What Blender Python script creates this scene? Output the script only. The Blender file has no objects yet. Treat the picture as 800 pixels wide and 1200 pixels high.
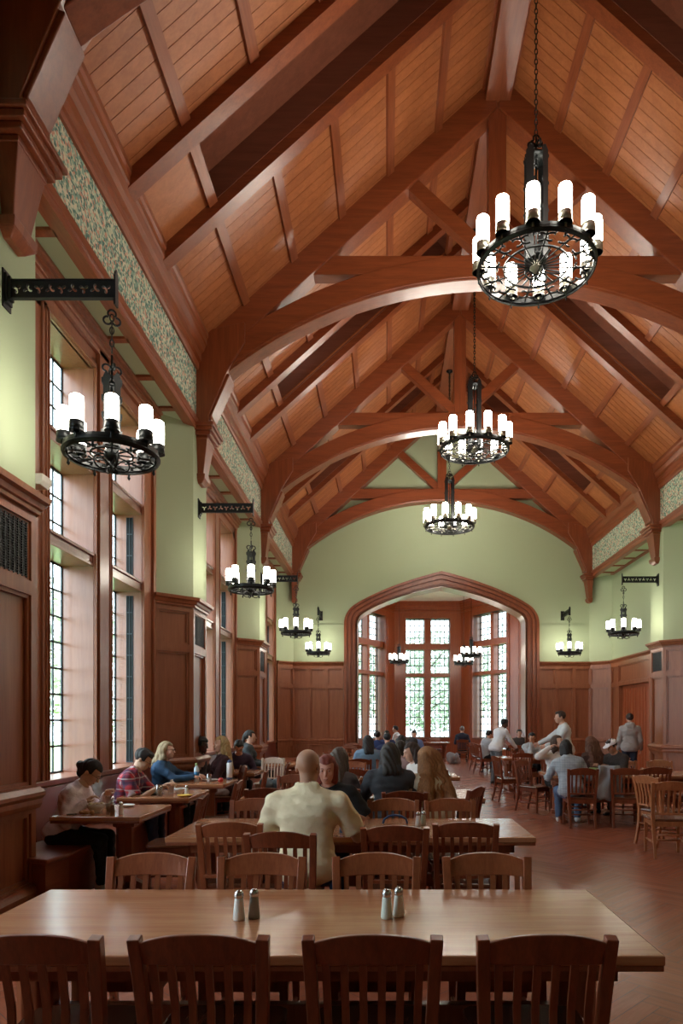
import bpy, math, random
import numpy as np
from mathutils import Vector, Matrix
random.seed(7); RNG = np.random.default_rng(7)
S = bpy.context.scene; COL = S.collection
PI = math.pi; sin = math.sin; cos = math.cos; R_ = math.radians
# ------------------------------------------------------------------ materials
def srgb(r, g, b):
    f = lambda c: (c/255/12.92) if c/255 <= .04045 else ((c/255+.055)/1.055)**2.4
    return (f(r), f(g), f(b), 1)
def newmat(name):
    m = bpy.data.materials.new(name); m.use_nodes = True
    nt = m.node_tree; b = nt.nodes['Principled BSDF']
    return m, nt, b
def setp(b, **k):
    for n, v in k.items():
        n = {'rough': 'Roughness', 'metal': 'Metallic', 'spec': 'Specular IOR Level', 'coat': 'Coat Weight', 'coatr': 'Coat Roughness',
             'sheen': 'Sheen Weight', 'trans': 'Transmission Weight', 'ior': 'IOR', 'alpha': 'Alpha', 'sss': 'Subsurface Weight'}.get(n, n)
        b.inputs[n].default_value = v
def plain(name, col, rough=.5, bump=0, bscale=40, **k):
    m, nt, b = newmat(name); b.inputs['Base Color'].default_value = col if len(col) == 4 else (*col, 1)
    setp(b, rough=rough, **k)
    if bump:
        n = nt.nodes.new('ShaderNodeTexNoise'); n.inputs['Scale'].default_value = bscale; n.inputs['Detail'].default_value = 3
        tc = nt.nodes.new('ShaderNodeTexCoord'); nt.links.new(tc.outputs['Object'], n.inputs['Vector'])
        bp = nt.nodes.new('ShaderNodeBump'); bp.inputs['Strength'].default_value = bump; bp.inputs['Distance'].default_value = .02
        nt.links.new(n.outputs['Fac'], bp.inputs['Height']); nt.links.new(bp.outputs['Normal'], b.inputs['Normal'])
    return m
def ramp(nt, fac, stops):
    r = nt.nodes.new('ShaderNodeValToRGB'); e = r.color_ramp.elements
    while len(e) < len(stops): e.new(.5)
    for q, (p, c) in zip(e, stops): q.position = p; q.color = c if len(c) == 4 else (*c, 1)
    nt.links.new(fac, r.inputs['Fac']); return r
def wood(name, dark, light, axis='z', scale=1., rough=.38, coat=.15, attr=None, uv=False, bump=.05):
    m, nt, b = newmat(name); N = nt.nodes.new; L = nt.links.new
    tc = N('ShaderNodeTexCoord'); mp = N('ShaderNodeMapping')
    st = {'x': (1.2, 14, 14), 'y': (14, 1.2, 14), 'z': (14, 14, 1.2)}[axis]
    mp.inputs['Scale'].default_value = [v*scale for v in st]
    L(tc.outputs['UV' if uv else 'Object'], mp.inputs['Vector'])
    oi = N('ShaderNodeObjectInfo'); ad = N('ShaderNodeVectorMath'); ad.operation = 'ADD'
    sc = N('ShaderNodeMath'); sc.operation = 'MULTIPLY'; sc.inputs[1].default_value = 37.
    L(oi.outputs['Random'], sc.inputs[0]); L(mp.outputs['Vector'], ad.inputs[0]); L(sc.outputs[0], ad.inputs[1])
    src = ad.outputs[0]
    if attr:
        at = N('ShaderNodeAttribute'); at.attribute_name = attr
        s2 = N('ShaderNodeMath'); s2.operation = 'MULTIPLY'; s2.inputs[1].default_value = 53.; L(at.outputs['Fac'], s2.inputs[0])
        a2 = N('ShaderNodeVectorMath'); a2.operation = 'ADD'; L(src, a2.inputs[0]); L(s2.outputs[0], a2.inputs[1]); src = a2.outputs[0]
    n = N('ShaderNodeTexNoise'); n.inputs['Scale'].default_value = 1.6; n.inputs['Detail'].default_value = 5; n.inputs['Distortion'].default_value = .7; L(src, n.inputs['Vector'])
    n2 = N('ShaderNodeTexNoise'); n2.inputs['Scale'].default_value = 7; n2.inputs['Detail'].default_value = 2; L(src, n2.inputs['Vector'])
    mx = N('ShaderNodeMath'); mx.operation = 'MULTIPLY_ADD'; mx.inputs[1].default_value = .35; L(n2.outputs['Fac'], mx.inputs[0]); 
    m1 = N('ShaderNodeMath'); m1.operation = 'MULTIPLY'; m1.inputs[1].default_value = .65; L(n.outputs['Fac'], m1.inputs[0]); L(m1.outputs[0], mx.inputs[2])
    fac = mx.outputs[0]
    if attr:
        m3 = N('ShaderNodeMath'); m3.operation = 'MULTIPLY_ADD'; m3.inputs[1].default_value = .2; L(at.outputs['Fac'], m3.inputs[0])
        m4 = N('ShaderNodeMath'); m4.operation = 'SUBTRACT'; m4.inputs[1].default_value = .1; L(fac, m4.inputs[0]); L(m4.outputs[0], m3.inputs[2]); fac = m3.outputs[0]
    mid = [(dark[i]+light[i])/2 for i in range(3)]
    r = ramp(nt, fac, [(.3, dark), (.5, mid), (.7, light)])
    L(r.outputs['Color'], b.inputs['Base Color'])
    setp(b, rough=rough, coat=coat, coatr=.25)
    bp = N('ShaderNodeBump'); bp.inputs['Strength'].default_value = bump; bp.inputs['Distance'].default_value = .004
    L(n2.outputs['Fac'], bp.inputs['Height']); L(bp.outputs['Normal'], b.inputs['Normal'])
    return m
def lamp_mat(name, col, st):
    m = bpy.data.materials.new(name); m.use_nodes = True; nt = m.node_tree; nt.nodes.clear()
    e = nt.nodes.new('ShaderNodeEmission'); e.inputs['Color'].default_value = (*col, 1); e.inputs['Strength'].default_value = st
    o = nt.nodes.new('ShaderNodeOutputMaterial'); nt.links.new(e.outputs[0], o.inputs['Surface']); return m
def glassmat(name, tint=(.93, .97, .97), gloss=.07):
    m = bpy.data.materials.new(name); m.use_nodes = True; nt = m.node_tree; nt.nodes.clear(); N = nt.nodes.new
    t = N('ShaderNodeBsdfTransparent'); t.inputs['Color'].default_value = (*tint, 1)
    g = N('ShaderNodeBsdfGlossy'); g.inputs['Roughness'].default_value = .08
    mx = N('ShaderNodeMixShader'); mx.inputs['Fac'].default_value = gloss; o = N('ShaderNodeOutputMaterial')
    nt.links.new(t.outputs[0], mx.inputs[1]); nt.links.new(g.outputs[0], mx.inputs[2]); nt.links.new(mx.outputs[0], o.inputs['Surface']); return m
def friezemat():
    m, nt, b = newmat('frieze_paper'); N = nt.nodes.new; L = nt.links.new
    tc = N('ShaderNodeTexCoord'); mp = N('ShaderNodeMapping'); mp.inputs['Scale'].default_value = (1, 1, 1); L(tc.outputs['Object'], mp.inputs['Vector'])
    n0 = N('ShaderNodeTexNoise'); n0.inputs['Scale'].default_value = 14; L(mp.outputs[0], n0.inputs['Vector'])
    dv = N('ShaderNodeVectorMath'); dv.operation = 'MULTIPLY_ADD'; dv.inputs[1].default_value = (.06, .06, .06); L(n0.outputs['Color'], dv.inputs[0]); L(mp.outputs[0], dv.inputs[2])
    v = N('ShaderNodeTexVoronoi'); v.inputs['Scale'].default_value = 34; L(dv.outputs[0], v.inputs['Vector'])
    s = N('ShaderNodeSeparateColor'); L(v.outputs['Color'], s.inputs[0])
    r = ramp(nt, s.outputs[0], [(.0, srgb(84, 120, 112)), (.2, srgb(136, 168, 152)), (.38, srgb(188, 202, 176)), (.62, srgb(216, 208, 184)), (.8, srgb(202, 150, 130)), (.92, srgb(108, 142, 126))])
    r.color_ramp.interpolation = 'CONSTANT'; L(r.outputs[0], b.inputs['Base Color']); setp(b, rough=.8); return m
W = {}
def mats():
    W['beam'] = wood('beam_wood', (.165, .036, .012), (.285, .072, .023), 'x', .5, .36, .2)
    W['beamz'] = wood('post_wood', (.165, .036, .012), (.285, .072, .023), 'z', .5, .36, .2)
    W['beamy'] = wood('cornice_wood', (.19, .046, .016), (.33, .092, .033), 'y', .5, .36, .2)
    W['plank'] = wood('plank_wood', (.31, .094, .031), (.46, .160, .056), 'x', .4, .42, .1, attr='rnd')
    W['slot'] = wood('slot_wood', (.13, .04, .022), (.21, .07, .04), 'x', .4, .3, .3)
    W['wains'] = wood('wainscot_wood', (.23, .068, .028), (.36, .125, .056), 'z', .5, .36, .2)
    W['reveal'] = wood('reveal_wood', (.20, .068, .034), (.31, .118, .062), 'z', .5, .28, .3)
    W['door'] = wood('door_wood', (.27, .055, .017), (.40, .10, .033), 'z', .5, .34, .25)
    W['top'] = wood('table_top_wood', (.35, .13, .058), (.54, .25, .12), 'x', .8, .22, .4, bump=.01)
    W['topedge'] = wood('table_base_wood', (.19, .05, .02), (.30, .09, .036), 'z', .8, .34, .2)
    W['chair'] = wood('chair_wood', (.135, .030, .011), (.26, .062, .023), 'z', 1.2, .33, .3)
    W['chairmid'] = wood('chair_wood_red_lit', (.22, .055, .02), (.36, .105, .04), 'z', 1.2, .33, .3)  # partly truly redder wood, partly light on camera-facing chairs put into the colour
    W['chairlit'] = wood('chair_wood_honey_lit', (.30, .095, .033), (.46, .17, .068), 'z', 1.2, .33, .3)  # lit copy of the chair wood, brightness put into the colour
    W['chairglare'] = wood('chair_wood_glare', (.55, .42, .33), (.72, .6, .5), 'z', 1.2, .35, .3)  # same chair wood with window glare put into the colour
    W['seat'] = wood('seat_wood', (.10, .032, .016), (.18, .06, .03), 'y', 1.2, .2, .5)
    W['bench'] = wood('bench_wood', (.20, .045, .018), (.30, .08, .034), 'y', .8, .3, .3)
    W['floor'] = wood('floor_wood', (.31, .095, .05), (.44, .145, .08), 'x', .9, .27, .0, attr='rnd', uv=True, bump=.02)
    W['green'] = plain('green_paint', (.385, .455, .285), .7, .04, 120)
    W['white'] = plain('white_plaster', (.78, .77, .70), .8)
    W['fr'] = friezemat()
    W['iron'] = plain('black_iron', (.022, .024, .025), .42, 0, metal=.7)
    W['lead'] = plain('lead_came', (.035, .05, .06), .5, 0, metal=.4)
    W['grille'] = plain('dark_grille', (.014, .016, .018), .5)
    W['glass'] = glassmat('window_glass'); W['bayglass'] = glassmat('old_bay_glass', (.70, .75, .75))
    W['dglass'] = plain('dark_leaded_glass', (.006, .008, .009), .5, spec=.15)
    W['shade'] = lamp_mat('opal_shade', (1, .93, .8), 42)
    W['sshade'] = lamp_mat('small_opal_shade', (1, .93, .79), 24)
    W['brass'] = plain('dull_brass', (.36, .34, .28), .38, metal=.9)
    W['steel'] = plain('steel_cap', (.55, .55, .55), .25, metal=1)
    W['saltw'] = plain('salt', (.80, .82, .80), .3); W['pepper'] = plain('pepper', (.33, .34, .32), .35); W['green_salt'] = plain('salt_in_green_glass', (.62, .72, .66), .3)
    W['brownpep'] = plain('brown_pepper', (.22, .13, .07), .35)
    W['china'] = plain('white_china', (.82, .8, .76), .25); W['cup'] = glassmat('clear_plastic', (.80, .80, .78), .22)
    W['stone'] = plain('paving', (.45, .45, .42), .9)
    W['leaf'] = plain('leaf', (.52, .58, .48), .6); W['bark'] = plain('bark', (.12, .09, .06), .9)
mats()
# ------------------------------------------------------------------ mesh builder
class MB:
    def __init__(s): s.v = []; s.f = []; s.sm = []; s.mi = []; s.M = Matrix.Identity(4); s.cm = 0; s.rnd = None; s.uv = None
    def add(s, vs, fs, smooth=False):
        o = len(s.v); M = s.M
        s.v += [tuple(M @ Vector(p)) for p in vs]
        for f in fs: s.f.append(tuple(i+o for i in f)); s.sm.append(smooth); s.mi.append(s.cm)
        return s
    def box(s, x0, x1, y0, y1, z0, z1):
        return s.add([(x0,y0,z0),(x1,y0,z0),(x1,y1,z0),(x0,y1,z0),(x0,y0,z1),(x1,y0,z1),(x1,y1,z1),(x0,y1,z1)],
                     [(0,3,2,1),(4,5,6,7),(0,1,5,4),(1,2,6,5),(2,3,7,6),(3,0,4,7)])
    def hexa(s, p8): return s.add(p8, [(0,3,2,1),(4,5,6,7),(0,1,5,4),(1,2,6,5),(2,3,7,6),(3,0,4,7)])
    def prism(s, pts, a, b, ax='z', smooth=False):     # 2D polygon extruded along ax from a to b
        P = {'z': lambda p, t: (p[0], p[1], t), 'y': lambda p, t: (p[0], t, p[1]), 'x': lambda p, t: (t, p[0], p[1])}[ax]
        n = len(pts); vs = [P(p, a) for p in pts]+[P(p, b) for p in pts]
        s.add(vs, [tuple(range(n-1, -1, -1)), tuple(range(n, 2*n))]); o = len(s.v)-2*n
        for i in range(n): s.f.append((o+i, o+(i+1) % n, o+n+(i+1) % n, o+n+i)); s.sm.append(smooth); s.mi.append(s.cm)
        return s
    def strip(s, A, B, a, b, ax='y', closed=False):     # band between polylines A and B (2D), extruded a..b
        P = {'z': lambda p, t: (p[0], p[1], t), 'y': lambda p, t: (p[0], t, p[1]), 'x': lambda p, t: (t, p[0], p[1])}[ax]
        n = len(A); vs = [P(p, a) for p in A]+[P(p, a) for p in B]+[P(p, b) for p in A]+[P(p, b) for p in B]; fs = []
        for i in range(n-1):
            j = i+1; fs += [(i, j, n+j, n+i), (2*n+i, 3*n+i, 3*n+j, 2*n+j), (i, 2*n+i, 2*n+j, j), (n+i, n+j, 3*n+j, 3*n+i)]
        fs += [(0, n, 3*n, 2*n), (n-1, 3*n-1, 4*n-1, 2*n-1)] if not closed else []
        return s.add(vs, fs)
    def tube(s, path, r, n=8, closed=False, caps=True, smooth=True, rect=None):
        P = [Vector(p) for p in path]; m = len(P); vs = []; up = None
        for i, p in enumerate(P):
            a = P[(i-1) % m] if (closed or i > 0) else p; b = P[(i+1) % m] if (closed or i < m-1) else p
            t = (b-a).normalized() if (b-a).length > 1e-9 else Vector((0, 0, 1))
            if up is None:
                up = Vector((0, 1, 0)) if rect else (Vector((0, 0, 1)) if abs(t.z) < .9 else Vector((1, 0, 0)))
            up = (up-t*up.dot(t)).normalized(); sd = t.cross(up)
            rr = r[i] if isinstance(r, (list, tuple)) else r
            if rect:
                w, d = rect[i] if isinstance(rect, list) else rect
                for (q, u) in ((-w, -d), (w, -d), (w, d), (-w, d)): vs.append(p+sd*q/2+up*u/2)
            else:
                for k in range(n):
                    an = 2*PI*k/n; vs.append(p+sd*cos(an)*rr+up*sin(an)*rr)
        n = 4 if rect else n; fs = []
        for i in range(m if closed else m-1):
            j = (i+1) % m
            for k in range(n): fs.append((i*n+k, i*n+(k+1) % n, j*n+(k+1) % n, j*n+k))
        s.add(vs, fs, smooth and not rect)
        if caps and not closed: o = len(s.v)-len(vs); s.f += [tuple(o+k for k in range(n-1, -1, -1)), tuple(o+(m-1)*n+k for k in range(n))]; s.sm += [False]*2; s.mi += [s.cm]*2
        return s
    def lathe(s, prof, n=16, c=(0, 0, 0), smooth=True):
        vs = []; fs = []; m = len(prof)
        for (r, z) in prof:
            for k in range(n): a = 2*PI*k/n; vs.append((c[0]+r*cos(a), c[1]+r*sin(a), c[2]+z))
        for i in range(m-1):
            for k in range(n): fs.append((i*n+k, i*n+(k+1) % n, (i+1)*n+(k+1) % n, (i+1)*n+k))
        s.add(vs, fs, smooth); o = len(s.v)-len(vs)
        if prof[0] == prof[-1]: return s
        if prof[0][0] > 1e-4: s.f.append(tuple(o+k for k in range(n-1, -1, -1))); s.sm.append(False); s.mi.append(s.cm)
        if prof[-1][0] > 1e-4: s.f.append(tuple(o+(m-1)*n+k for k in range(n))); s.sm.append(False); s.mi.append(s.cm)
        return s
    def ball(s, c, r, n=12, m=8):
        r = r if isinstance(r, (tuple, list)) else (r, r, r)
        vs = [(c[0], c[1], c[2]-r[2])]; fs = []
        for i in range(1, m):
            t = -PI/2+PI*i/m
            for k in range(n): a = 2*PI*k/n; vs.append((c[0]+r[0]*cos(t)*cos(a), c[1]+r[1]*cos(t)*sin(a), c[2]+r[2]*sin(t)))
        vs.append((c[0], c[1], c[2]+r[2]))
        for k in range(n): fs.append((0, 1+(k+1) % n, 1+k))
        for i in range(m-2):
            for k in range(n): fs.append((1+i*n+k, 1+i*n+(k+1) % n, 1+(i+1)*n+(k+1) % n, 1+(i+1)*n+k))
        for k in range(n): fs.append((1+(m-2)*n+k, 1+(m-2)*n+(k+1) % n, len(vs)-1))
        return s.add(vs, fs, True)
    def mesh(s, name):
        me = bpy.data.meshes.new(name); me.from_pydata(s.v, [], s.f)
        me.polygons.foreach_set('use_smooth', s.sm); me.polygons.foreach_set('material_index', s.mi)
        if s.rnd:
            a = me.attributes.new('rnd', 'FLOAT', 'FACE'); a.data.foreach_set('value', s.rnd+[0.]*(len(s.f)-len(s.rnd)))
        if s.uv:
            u = me.uv_layers.new(name='UVMap'); u.data.foreach_set('uv', [c for f in s.uv for p in f for c in p])
        me.update(); return me
    def build(s, name, mat, parent=None, bevel=0, kind=None, **tags):
        me = s.mesh(name)
        for m in (mat if isinstance(mat, list) else [mat]): me.materials.append(W[m] if isinstance(m, str) else m)
        o = bpy.data.objects.new(name, me); COL.objects.link(o)
        if parent: o.parent = parent
        if bevel:
            b = o.modifiers.new('bevel', 'BEVEL'); b.width = bevel; b.segments = 2; b.limit_method = 'ANGLE'; b.angle_limit = R_(35)
        if kind: o['kind'] = kind
        for k, v in tags.items(): o[{'cat': 'category'}.get(k, k)] = v
        return o
def empty(name, loc=(0, 0, 0), rz=0, label=None, cat=None, group=None, kind=None):
    o = bpy.data.objects.new(name, None); COL.objects.link(o); o.location = loc; o.rotation_euler = (0, 0, rz); o.empty_display_size = .1
    for k, v in (('label', label), ('category', cat), ('group', group), ('kind', kind)):
        if v: o[k] = v
    return o
def dup(o, loc=None, rz=None, parent=None, label=None, group=None, **_):
    c = o.copy(); COL.objects.link(c)
    if parent: c.parent = parent
    if loc is not None: c.location = loc
    if rz is not None: c.rotation_euler = (0, 0, rz)
    if label: c['label'] = label
    if group: c['group'] = group
    for ch in list(o.children): dup(ch, parent=c)
    return c
def Tm(loc=(0, 0, 0), rz=0): return Matrix.Translation(loc) @ Matrix.Rotation(rz, 4, 'Z')
# ------------------------------------------------------------------ hall: X right, Y into the picture, Z up; metres
XL, XR, XC, HW = -3.0, 6.52, 1.76, 4.76
BAY = 5.52; TY = [5.45-BAY, 5.45, 5.45+BAY, 5.45+2*BAY, 21.86]; YE = 22.0; YB = -3.6
PH = .38; CH = .47; XLW, XRW = XL-CH, XR+CH+.1
Z_CAP, Z_SOF, Z_FR0, Z_FR1, Z_CO, Z_EAVE, SL = 3.5, 6.2, 6.36, 7.13, 7.6, 7.55, .9
roofz = lambda h: Z_EAVE+SL*h           # h = distance in from the frieze plane
# floor: herringbone planks
def floor():
    m = MB(); m.rnd = []; m.uv = []; w = .11; n = 6; q = 1/math.sqrt(2)
    def plank(u, v, du, dv, hor):
        cu, cv = (u+du/2)*w, (v+dv/2)*w; X = (cu-cv)*q+2; Y = (cu+cv)*q+13
        if not (XLW-.4 < X < XRW+.5 and YB-.5 < Y < 31): return
        if Y > 22.4 and not (-2 < X < 5.6): return
        g = .0018
        c = [(u*w+g, v*w+g), ((u+du)*w-g, v*w+g), ((u+du)*w-g, (v+dv)*w-g), (u*w+g, (v+dv)*w-g)]
        m.add([((a-b)*q+2, (a+b)*q+13, 0) for a, b in c], [(0, 1, 2, 3)]); m.rnd.append(random.random())
        ro = random.random()*9
        L, Wd = n*w, w
        m.uv.append([(ro, 0), (ro+L, 0), (ro+L, Wd), (ro, Wd)] if hor else [(ro, Wd), (ro, 0), (ro+L, 0), (ro+L, Wd)])
    K = 240
    for b in range(-K, K):
        for mm in range(-24, 24):
            plank(b+2*n*mm, b, n, 1, True); plank(b, b-2*n+1+2*n*mm, 1, n, False)
    o = m.build('floor', 'floor', kind='structure')
    MB().box(XLW-.6, XRW+.6, YB-.6, 31, -.12, -.0015).build('floor', plain('floor_gap', (.03, .012, .008), .6), kind='structure')
floor()
# ---- roof: planks, battens, paired common rafters with a recessed slot between, ridge
def slope(side):        # returns function (h, y, d) -> point; d measured square to the roof, + is down into the room
    nx, nz = SL/math.hypot(1, SL), -1/math.hypot(1, SL)
    def P(h, y, d):
        x = h+nx*d; return ((XL+x) if side < 0 else (XR-x), y, roofz(h)+nz*d)
    return P
def slab(m, P, h0, h1, y0, y1, d0, d1):
    m.hexa([P(h0, y0, d1), P(h1, y0, d1), P(h1, y1, d1), P(h0, y1, d1), P(h0, y0, d0), P(h1, y0, d0), P(h1, y1, d0), P(h0, y1, d0)])
pl = MB(); pl.rnd = []; bk = MB(); ra = MB(); ba = MB(); sl = MB()
SLOT = []
for side in (-1, 1):
    P = slope(side)
    edges = [YB]+[t for t in TY]+[YE]
    zones = []
    for t in TY[:-1]: zones.append((t+2.28, t+3.27))
    zones.append((YB-1, YB-1))
    y = YB
    while y < YE:
        y2 = min(y+.165, YE)
        if any(a-.02 < (y+y2)/2 < b+.02 for a, b in zones):
            slab(pl, P, 0, .78, y, y2, -.03, 0); n_ = 6
            slab(pl, P, 4.25, HW, y, y2, -.03, 0); pl.rnd += [.8]*12
        else:
            slab(pl, P, 0, HW, y+.004, y2-.004, -.03, 0); pl.rnd += [random.random()]*6
        y = y2
    slab(bk, P, -.3, HW+.05, YB, YE, -.75, -.6)
    for a, b in zones[:-1]:
        for (r0, r1) in ((a-.2, a), (b, b+.2)): slab(ra, P, .0, HW, r0, r1, -.04, .15)
        slab(sl, P, .78, 4.25, a, b, -.36, -.30)
        slab(sl, P, .78, 4.25, a-.02, a+.01, -.36, .02); slab(sl, P, .78, 4.25, b-.01, b+.02, -.36, .02)
        slab(sl, P, .74, .78, a, b, -.36, .0); slab(sl, P, 4.25, 4.29, a, b, -.36, 0)
        for h in (.76, 4.27): slab(ba, P, h-.05, h+.05, a, b, -.02, .05)
    for k in range(1, 7):
        h = .76*k
        for t in TY[:-1]:
            slab(ba, P, h-.05, h+.05, max(t, YB), t+2.1, -.02, .045)
            slab(ba, P, h-.05, h+.05, t+3.45, min(t+BAY, YE), -.02, .045)
pl.build('ceiling', 'plank', kind='structure'); bk.build('ceiling', 'slot', kind='structure')
ra.build('trim_1', 'beam', kind='structure'); ba.build('trim_2', 'beamy', kind='structure'); sl.build('ceiling', 'slot', kind='structure')
# plank gaps show a dark backing board
g = MB()
for side in (-1, 1):
    P = slope(side)
    ys = [YB]+[v for t in TY[:-1] for v in (t+2.2, t+3.35)]+[YE]
    for i in range(0, len(ys), 2): slab(g, P, 0, HW, ys[i], ys[i+1], -.05, -.028)
g.build('ceiling', 'slot', kind='structure')
MB().prism([(XC-.2, 11.42), (XC+.2, 11.42), (XC+.2, 11.75), (XC, 11.9), (XC-.2, 11.75)], YB, YE, 'y').build('trim_3', 'beamy', kind='structure', bevel=.01)
# ---- cornice, frieze, fascia and soffit on both sides
def mir(side, x): return XL+x if side < 0 else XR-x
for side, nm in ((-1, 'left'), (1, 'right')):
    X = lambda d: mir(side, d)
    c = MB()
    pts = [(-.2, 7.13), (.03, 7.13), (.045, 7.17), (.045, 7.24), (.08, 7.27), (.08, 7.38), (.12, 7.42), (.15, 7.50), (.17, 7.52), (.17, 7.60), (.19, 7.64), (.19, 7.71), (-.2, 7.71)]
    c.prism([(X(a), b) for a, b in pts], YB, YE, 'y').build('trim_4', 'beamy', kind='structure')
    MB().box(min(X(0), X(-.25)), max(X(0), X(-.25)), YB, YE, Z_FR0, Z_FR1).build('wall_'+nm, 'fr', kind='structure')
    f = MB(); 
    f.prism([(X(a), b) for a, b in [(-.12, Z_SOF-.03), (.02, Z_SOF-.03), (.02, Z_SOF+.05), (.035, Z_SOF+.06), (.035, Z_FR0), (-.25, Z_FR0), (-.25, Z_SOF+.02), (-.12, Z_SOF+.02)]], YB, YE, 'y')
    f.build('trim_5', 'beamy', kind='structure')
    dw = CH if side < 0 else CH+.1
    # soffit: green panels with wooden cross ribs between the piers
    MB().box(min(X(-.1), X(-dw-.05)), max(X(-.1), X(-dw-.05)), YB, YE, Z_SOF+.0, Z_SOF+.12).build('trim_6', 'green', kind='structure')
    r = MB()
    for t in TY[:-1]:
        for k in range(5):
            yy = t+PH+CH+.1+(BAY-2*PH-2*CH-.2)*k/4; r.box(min(X(-.1), X(-dw)), max(X(-.1), X(-dw)), yy-.05, yy+.05, Z_SOF-.03, Z_SOF+.02)
        r.box(min(X(-dw+.1), X(-dw-.02)), max(X(-dw+.1), X(-dw-.02)), t+PH+.3, t+BAY-PH-.3, Z_SOF-.03, Z_SOF+.02)
    r.build('trim_7', 'beamy', kind='structure')
# ---- trusses
def truss(Y, label, half=None):
    h = .21; e = empty('roof_truss', (XC, Y, 0), 0, label, 'roof truss', 'arched timber trusses across the hall')
    def bm(name, fn, mat='beam', bv=.012):
        m = MB(); fn(m); return m.build(name, mat, e, bevel=bv)
    HWi = HW
    for sg in (-1, 1):
        s = lambda p: (sg*p[0], p[1])
        def raf(m):
            a = HW-.28; zt = lambda x: Z_EAVE+SL*(HW-x)+.02
            m.prism([s(p) for p in [(HW-.1, zt(HW-.1)), (.02, zt(.02)), (.02, zt(.02)-.52), (a-.1, zt(a-.1)-.52)]], -.17, .17, 'y')
        bm('rafter', raf)
        def post(m):
            m.prism([s(p) for p in [(HW+.02, 6.2), (HW-.19, 6.2), (HW-.19, 6.42), (4.27, 7.13), (4.0, 7.58), (4.0, 7.9), (HW-.1, 7.75), (HW+.02, 7.6)]], -h, h, 'y')
        bm('post', post, 'beamz')
        def haunch(m):
            m.strip([s(p) for p in [(HW-.19, 6.36), (HW-.19, 6.44), (4.29, 7.10)]], [s(p) for p in [(HW-.23, 6.36), (HW-.23, 6.43), (4.24, 7.08)]], -h+.03, h-.03, 'y')
        bm('brace_cap', haunch)
        def cap(m):
            for k, (o, z0, z1) in enumerate([(.30, 6.22, 6.27), (.27, 6.16, 6.22), (.23, 6.10, 6.16), (.18, 6.05, 6.10)]):
                x0, x1 = sorted((sg*(HW+.02), sg*(HW-o))); m.box(x0, x1, -h-(o-.17), h+(o-.17), z0, z1)
        bm('capital', cap, 'beamz', .01)
        def tail(m):
            def ring(z, o, hh): x0, x1 = sorted((sg*(HW+.02), sg*(HW-o))); return [(x0, -hh, z), (x1, -hh, z), (x1, hh, z), (x0, hh, z)]
            m.hexa(ring(5.52, .09, .13)+ring(6.06, .17, .21))
            m.hexa(ring(5.44, .12, .17)+ring(5.52, .13, .18)); m.hexa(ring(5.38, .06, .11)+ring(5.44, .12, .17))
        bm('pendant', tail, 'beamz', .008)
        def collar(m): x0, x1 = sorted((0, sg*3.05)); m.prism([s(p) for p in [(0, 8.7), (2.93, 8.7), (3.05, 8.82), (3.05, 9.0), (0, 9.0)]], -.12, .12, 'y')
        bm('collar_beam', collar)
        def strut(m):
            a, b = Vector((.1, 9.02)), Vector((1.5, 10.3)); d = (b-a).normalized(); n = Vector((-d.y, d.x))*.11
            m.prism([s(p) for p in [a-n, b-n, b+n, a+n]], -.1, .1, 'y')
        bm('strut', strut)
    def arch(m):
        R = (4.27**2+1.47**2)/(2*1.47); cz = 8.60-R; a = math.asin(4.27/R); N = 40
        A = [(R*sin(-a+2*a*i/N), cz+R*cos(-a+2*a*i/N)) for i in range(N+1)]
        R2 = R+.40; a2 = math.asin(4.32/R2)
        B = [(R2*sin(-a2+2*a2*i/N), cz+R2*cos(-a2+2*a2*i/N)) for i in range(N+1)]
        m.strip(A, B, -.16, .16, 'y')
        for yy in (-.175, .145):
            A2 = [(x*1.004, cz+(z-cz)*1.004) for x, z in A]; B2 = [(x*(1+.045/R), cz+(z-cz)*(1+.045/R)) for x, z in A2]
            m.strip(A2, B2, yy, yy+.03, 'y')
    bm('arched_brace', arch)
    bm('king_post', lambda m: m.box(-.14, .14, -.13, .13, 8.95, 11.6), 'beamz')
    return e
TL = [None, 'dark timber truss nearest the camera, its left foot at the top left corner',
      'arched red-brown timber truss behind the largest chandelier, with king post and collar', 'arched red-brown timber truss behind the second chandelier, middle of the hall',
      'arched red-brown timber truss set against the green end wall above the big arch']
for k in (1, 2, 3, 4): truss(TY[k], TL[k])
# ---- panelled piers
def frame_panels(m, Pt, u0, u1, rows, st=.075, pr=.045, zb=0):
    """stiles and rails on a plane; Pt(u, z, d) -> point, rows = list of (z0, z1) panels"""
    def bx(a, b, c, d, p0=0, p1=pr):
        m.hexa([Pt(a, c, p0), Pt(b, c, p0), Pt(b, c, p1), Pt(a, c, p1), Pt(a, d, p0), Pt(b, d, p0), Pt(b, d, p1), Pt(a, d, p1)])
    zs = [zb]+[v for r in rows for v in r]+[Z_CAP-.08]
    bx(u0, u0+st, zs[0], zs[-1]); bx(u1-st, u1, zs[0], zs[-1])
    for i in range(0, len(zs), 2): bx(u0+st, u1-st, zs[i], zs[i+1])
    for z0, z1 in rows:        # moulding round each panel
        q = .03
        for a, b, c, d in ((u0+st, u1-st, z0, z0+q), (u0+st, u1-st, z1-q, z1), (u0+st, u0+st+q, z0+q, z1-q), (u1-st-q, u1-st, z0+q, z1-q)): bx(a, b, c, d, 0, pr*.55)
ROWS = [(.24, .82), (1.06, 2.66), (2.78, 3.28)]
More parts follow.
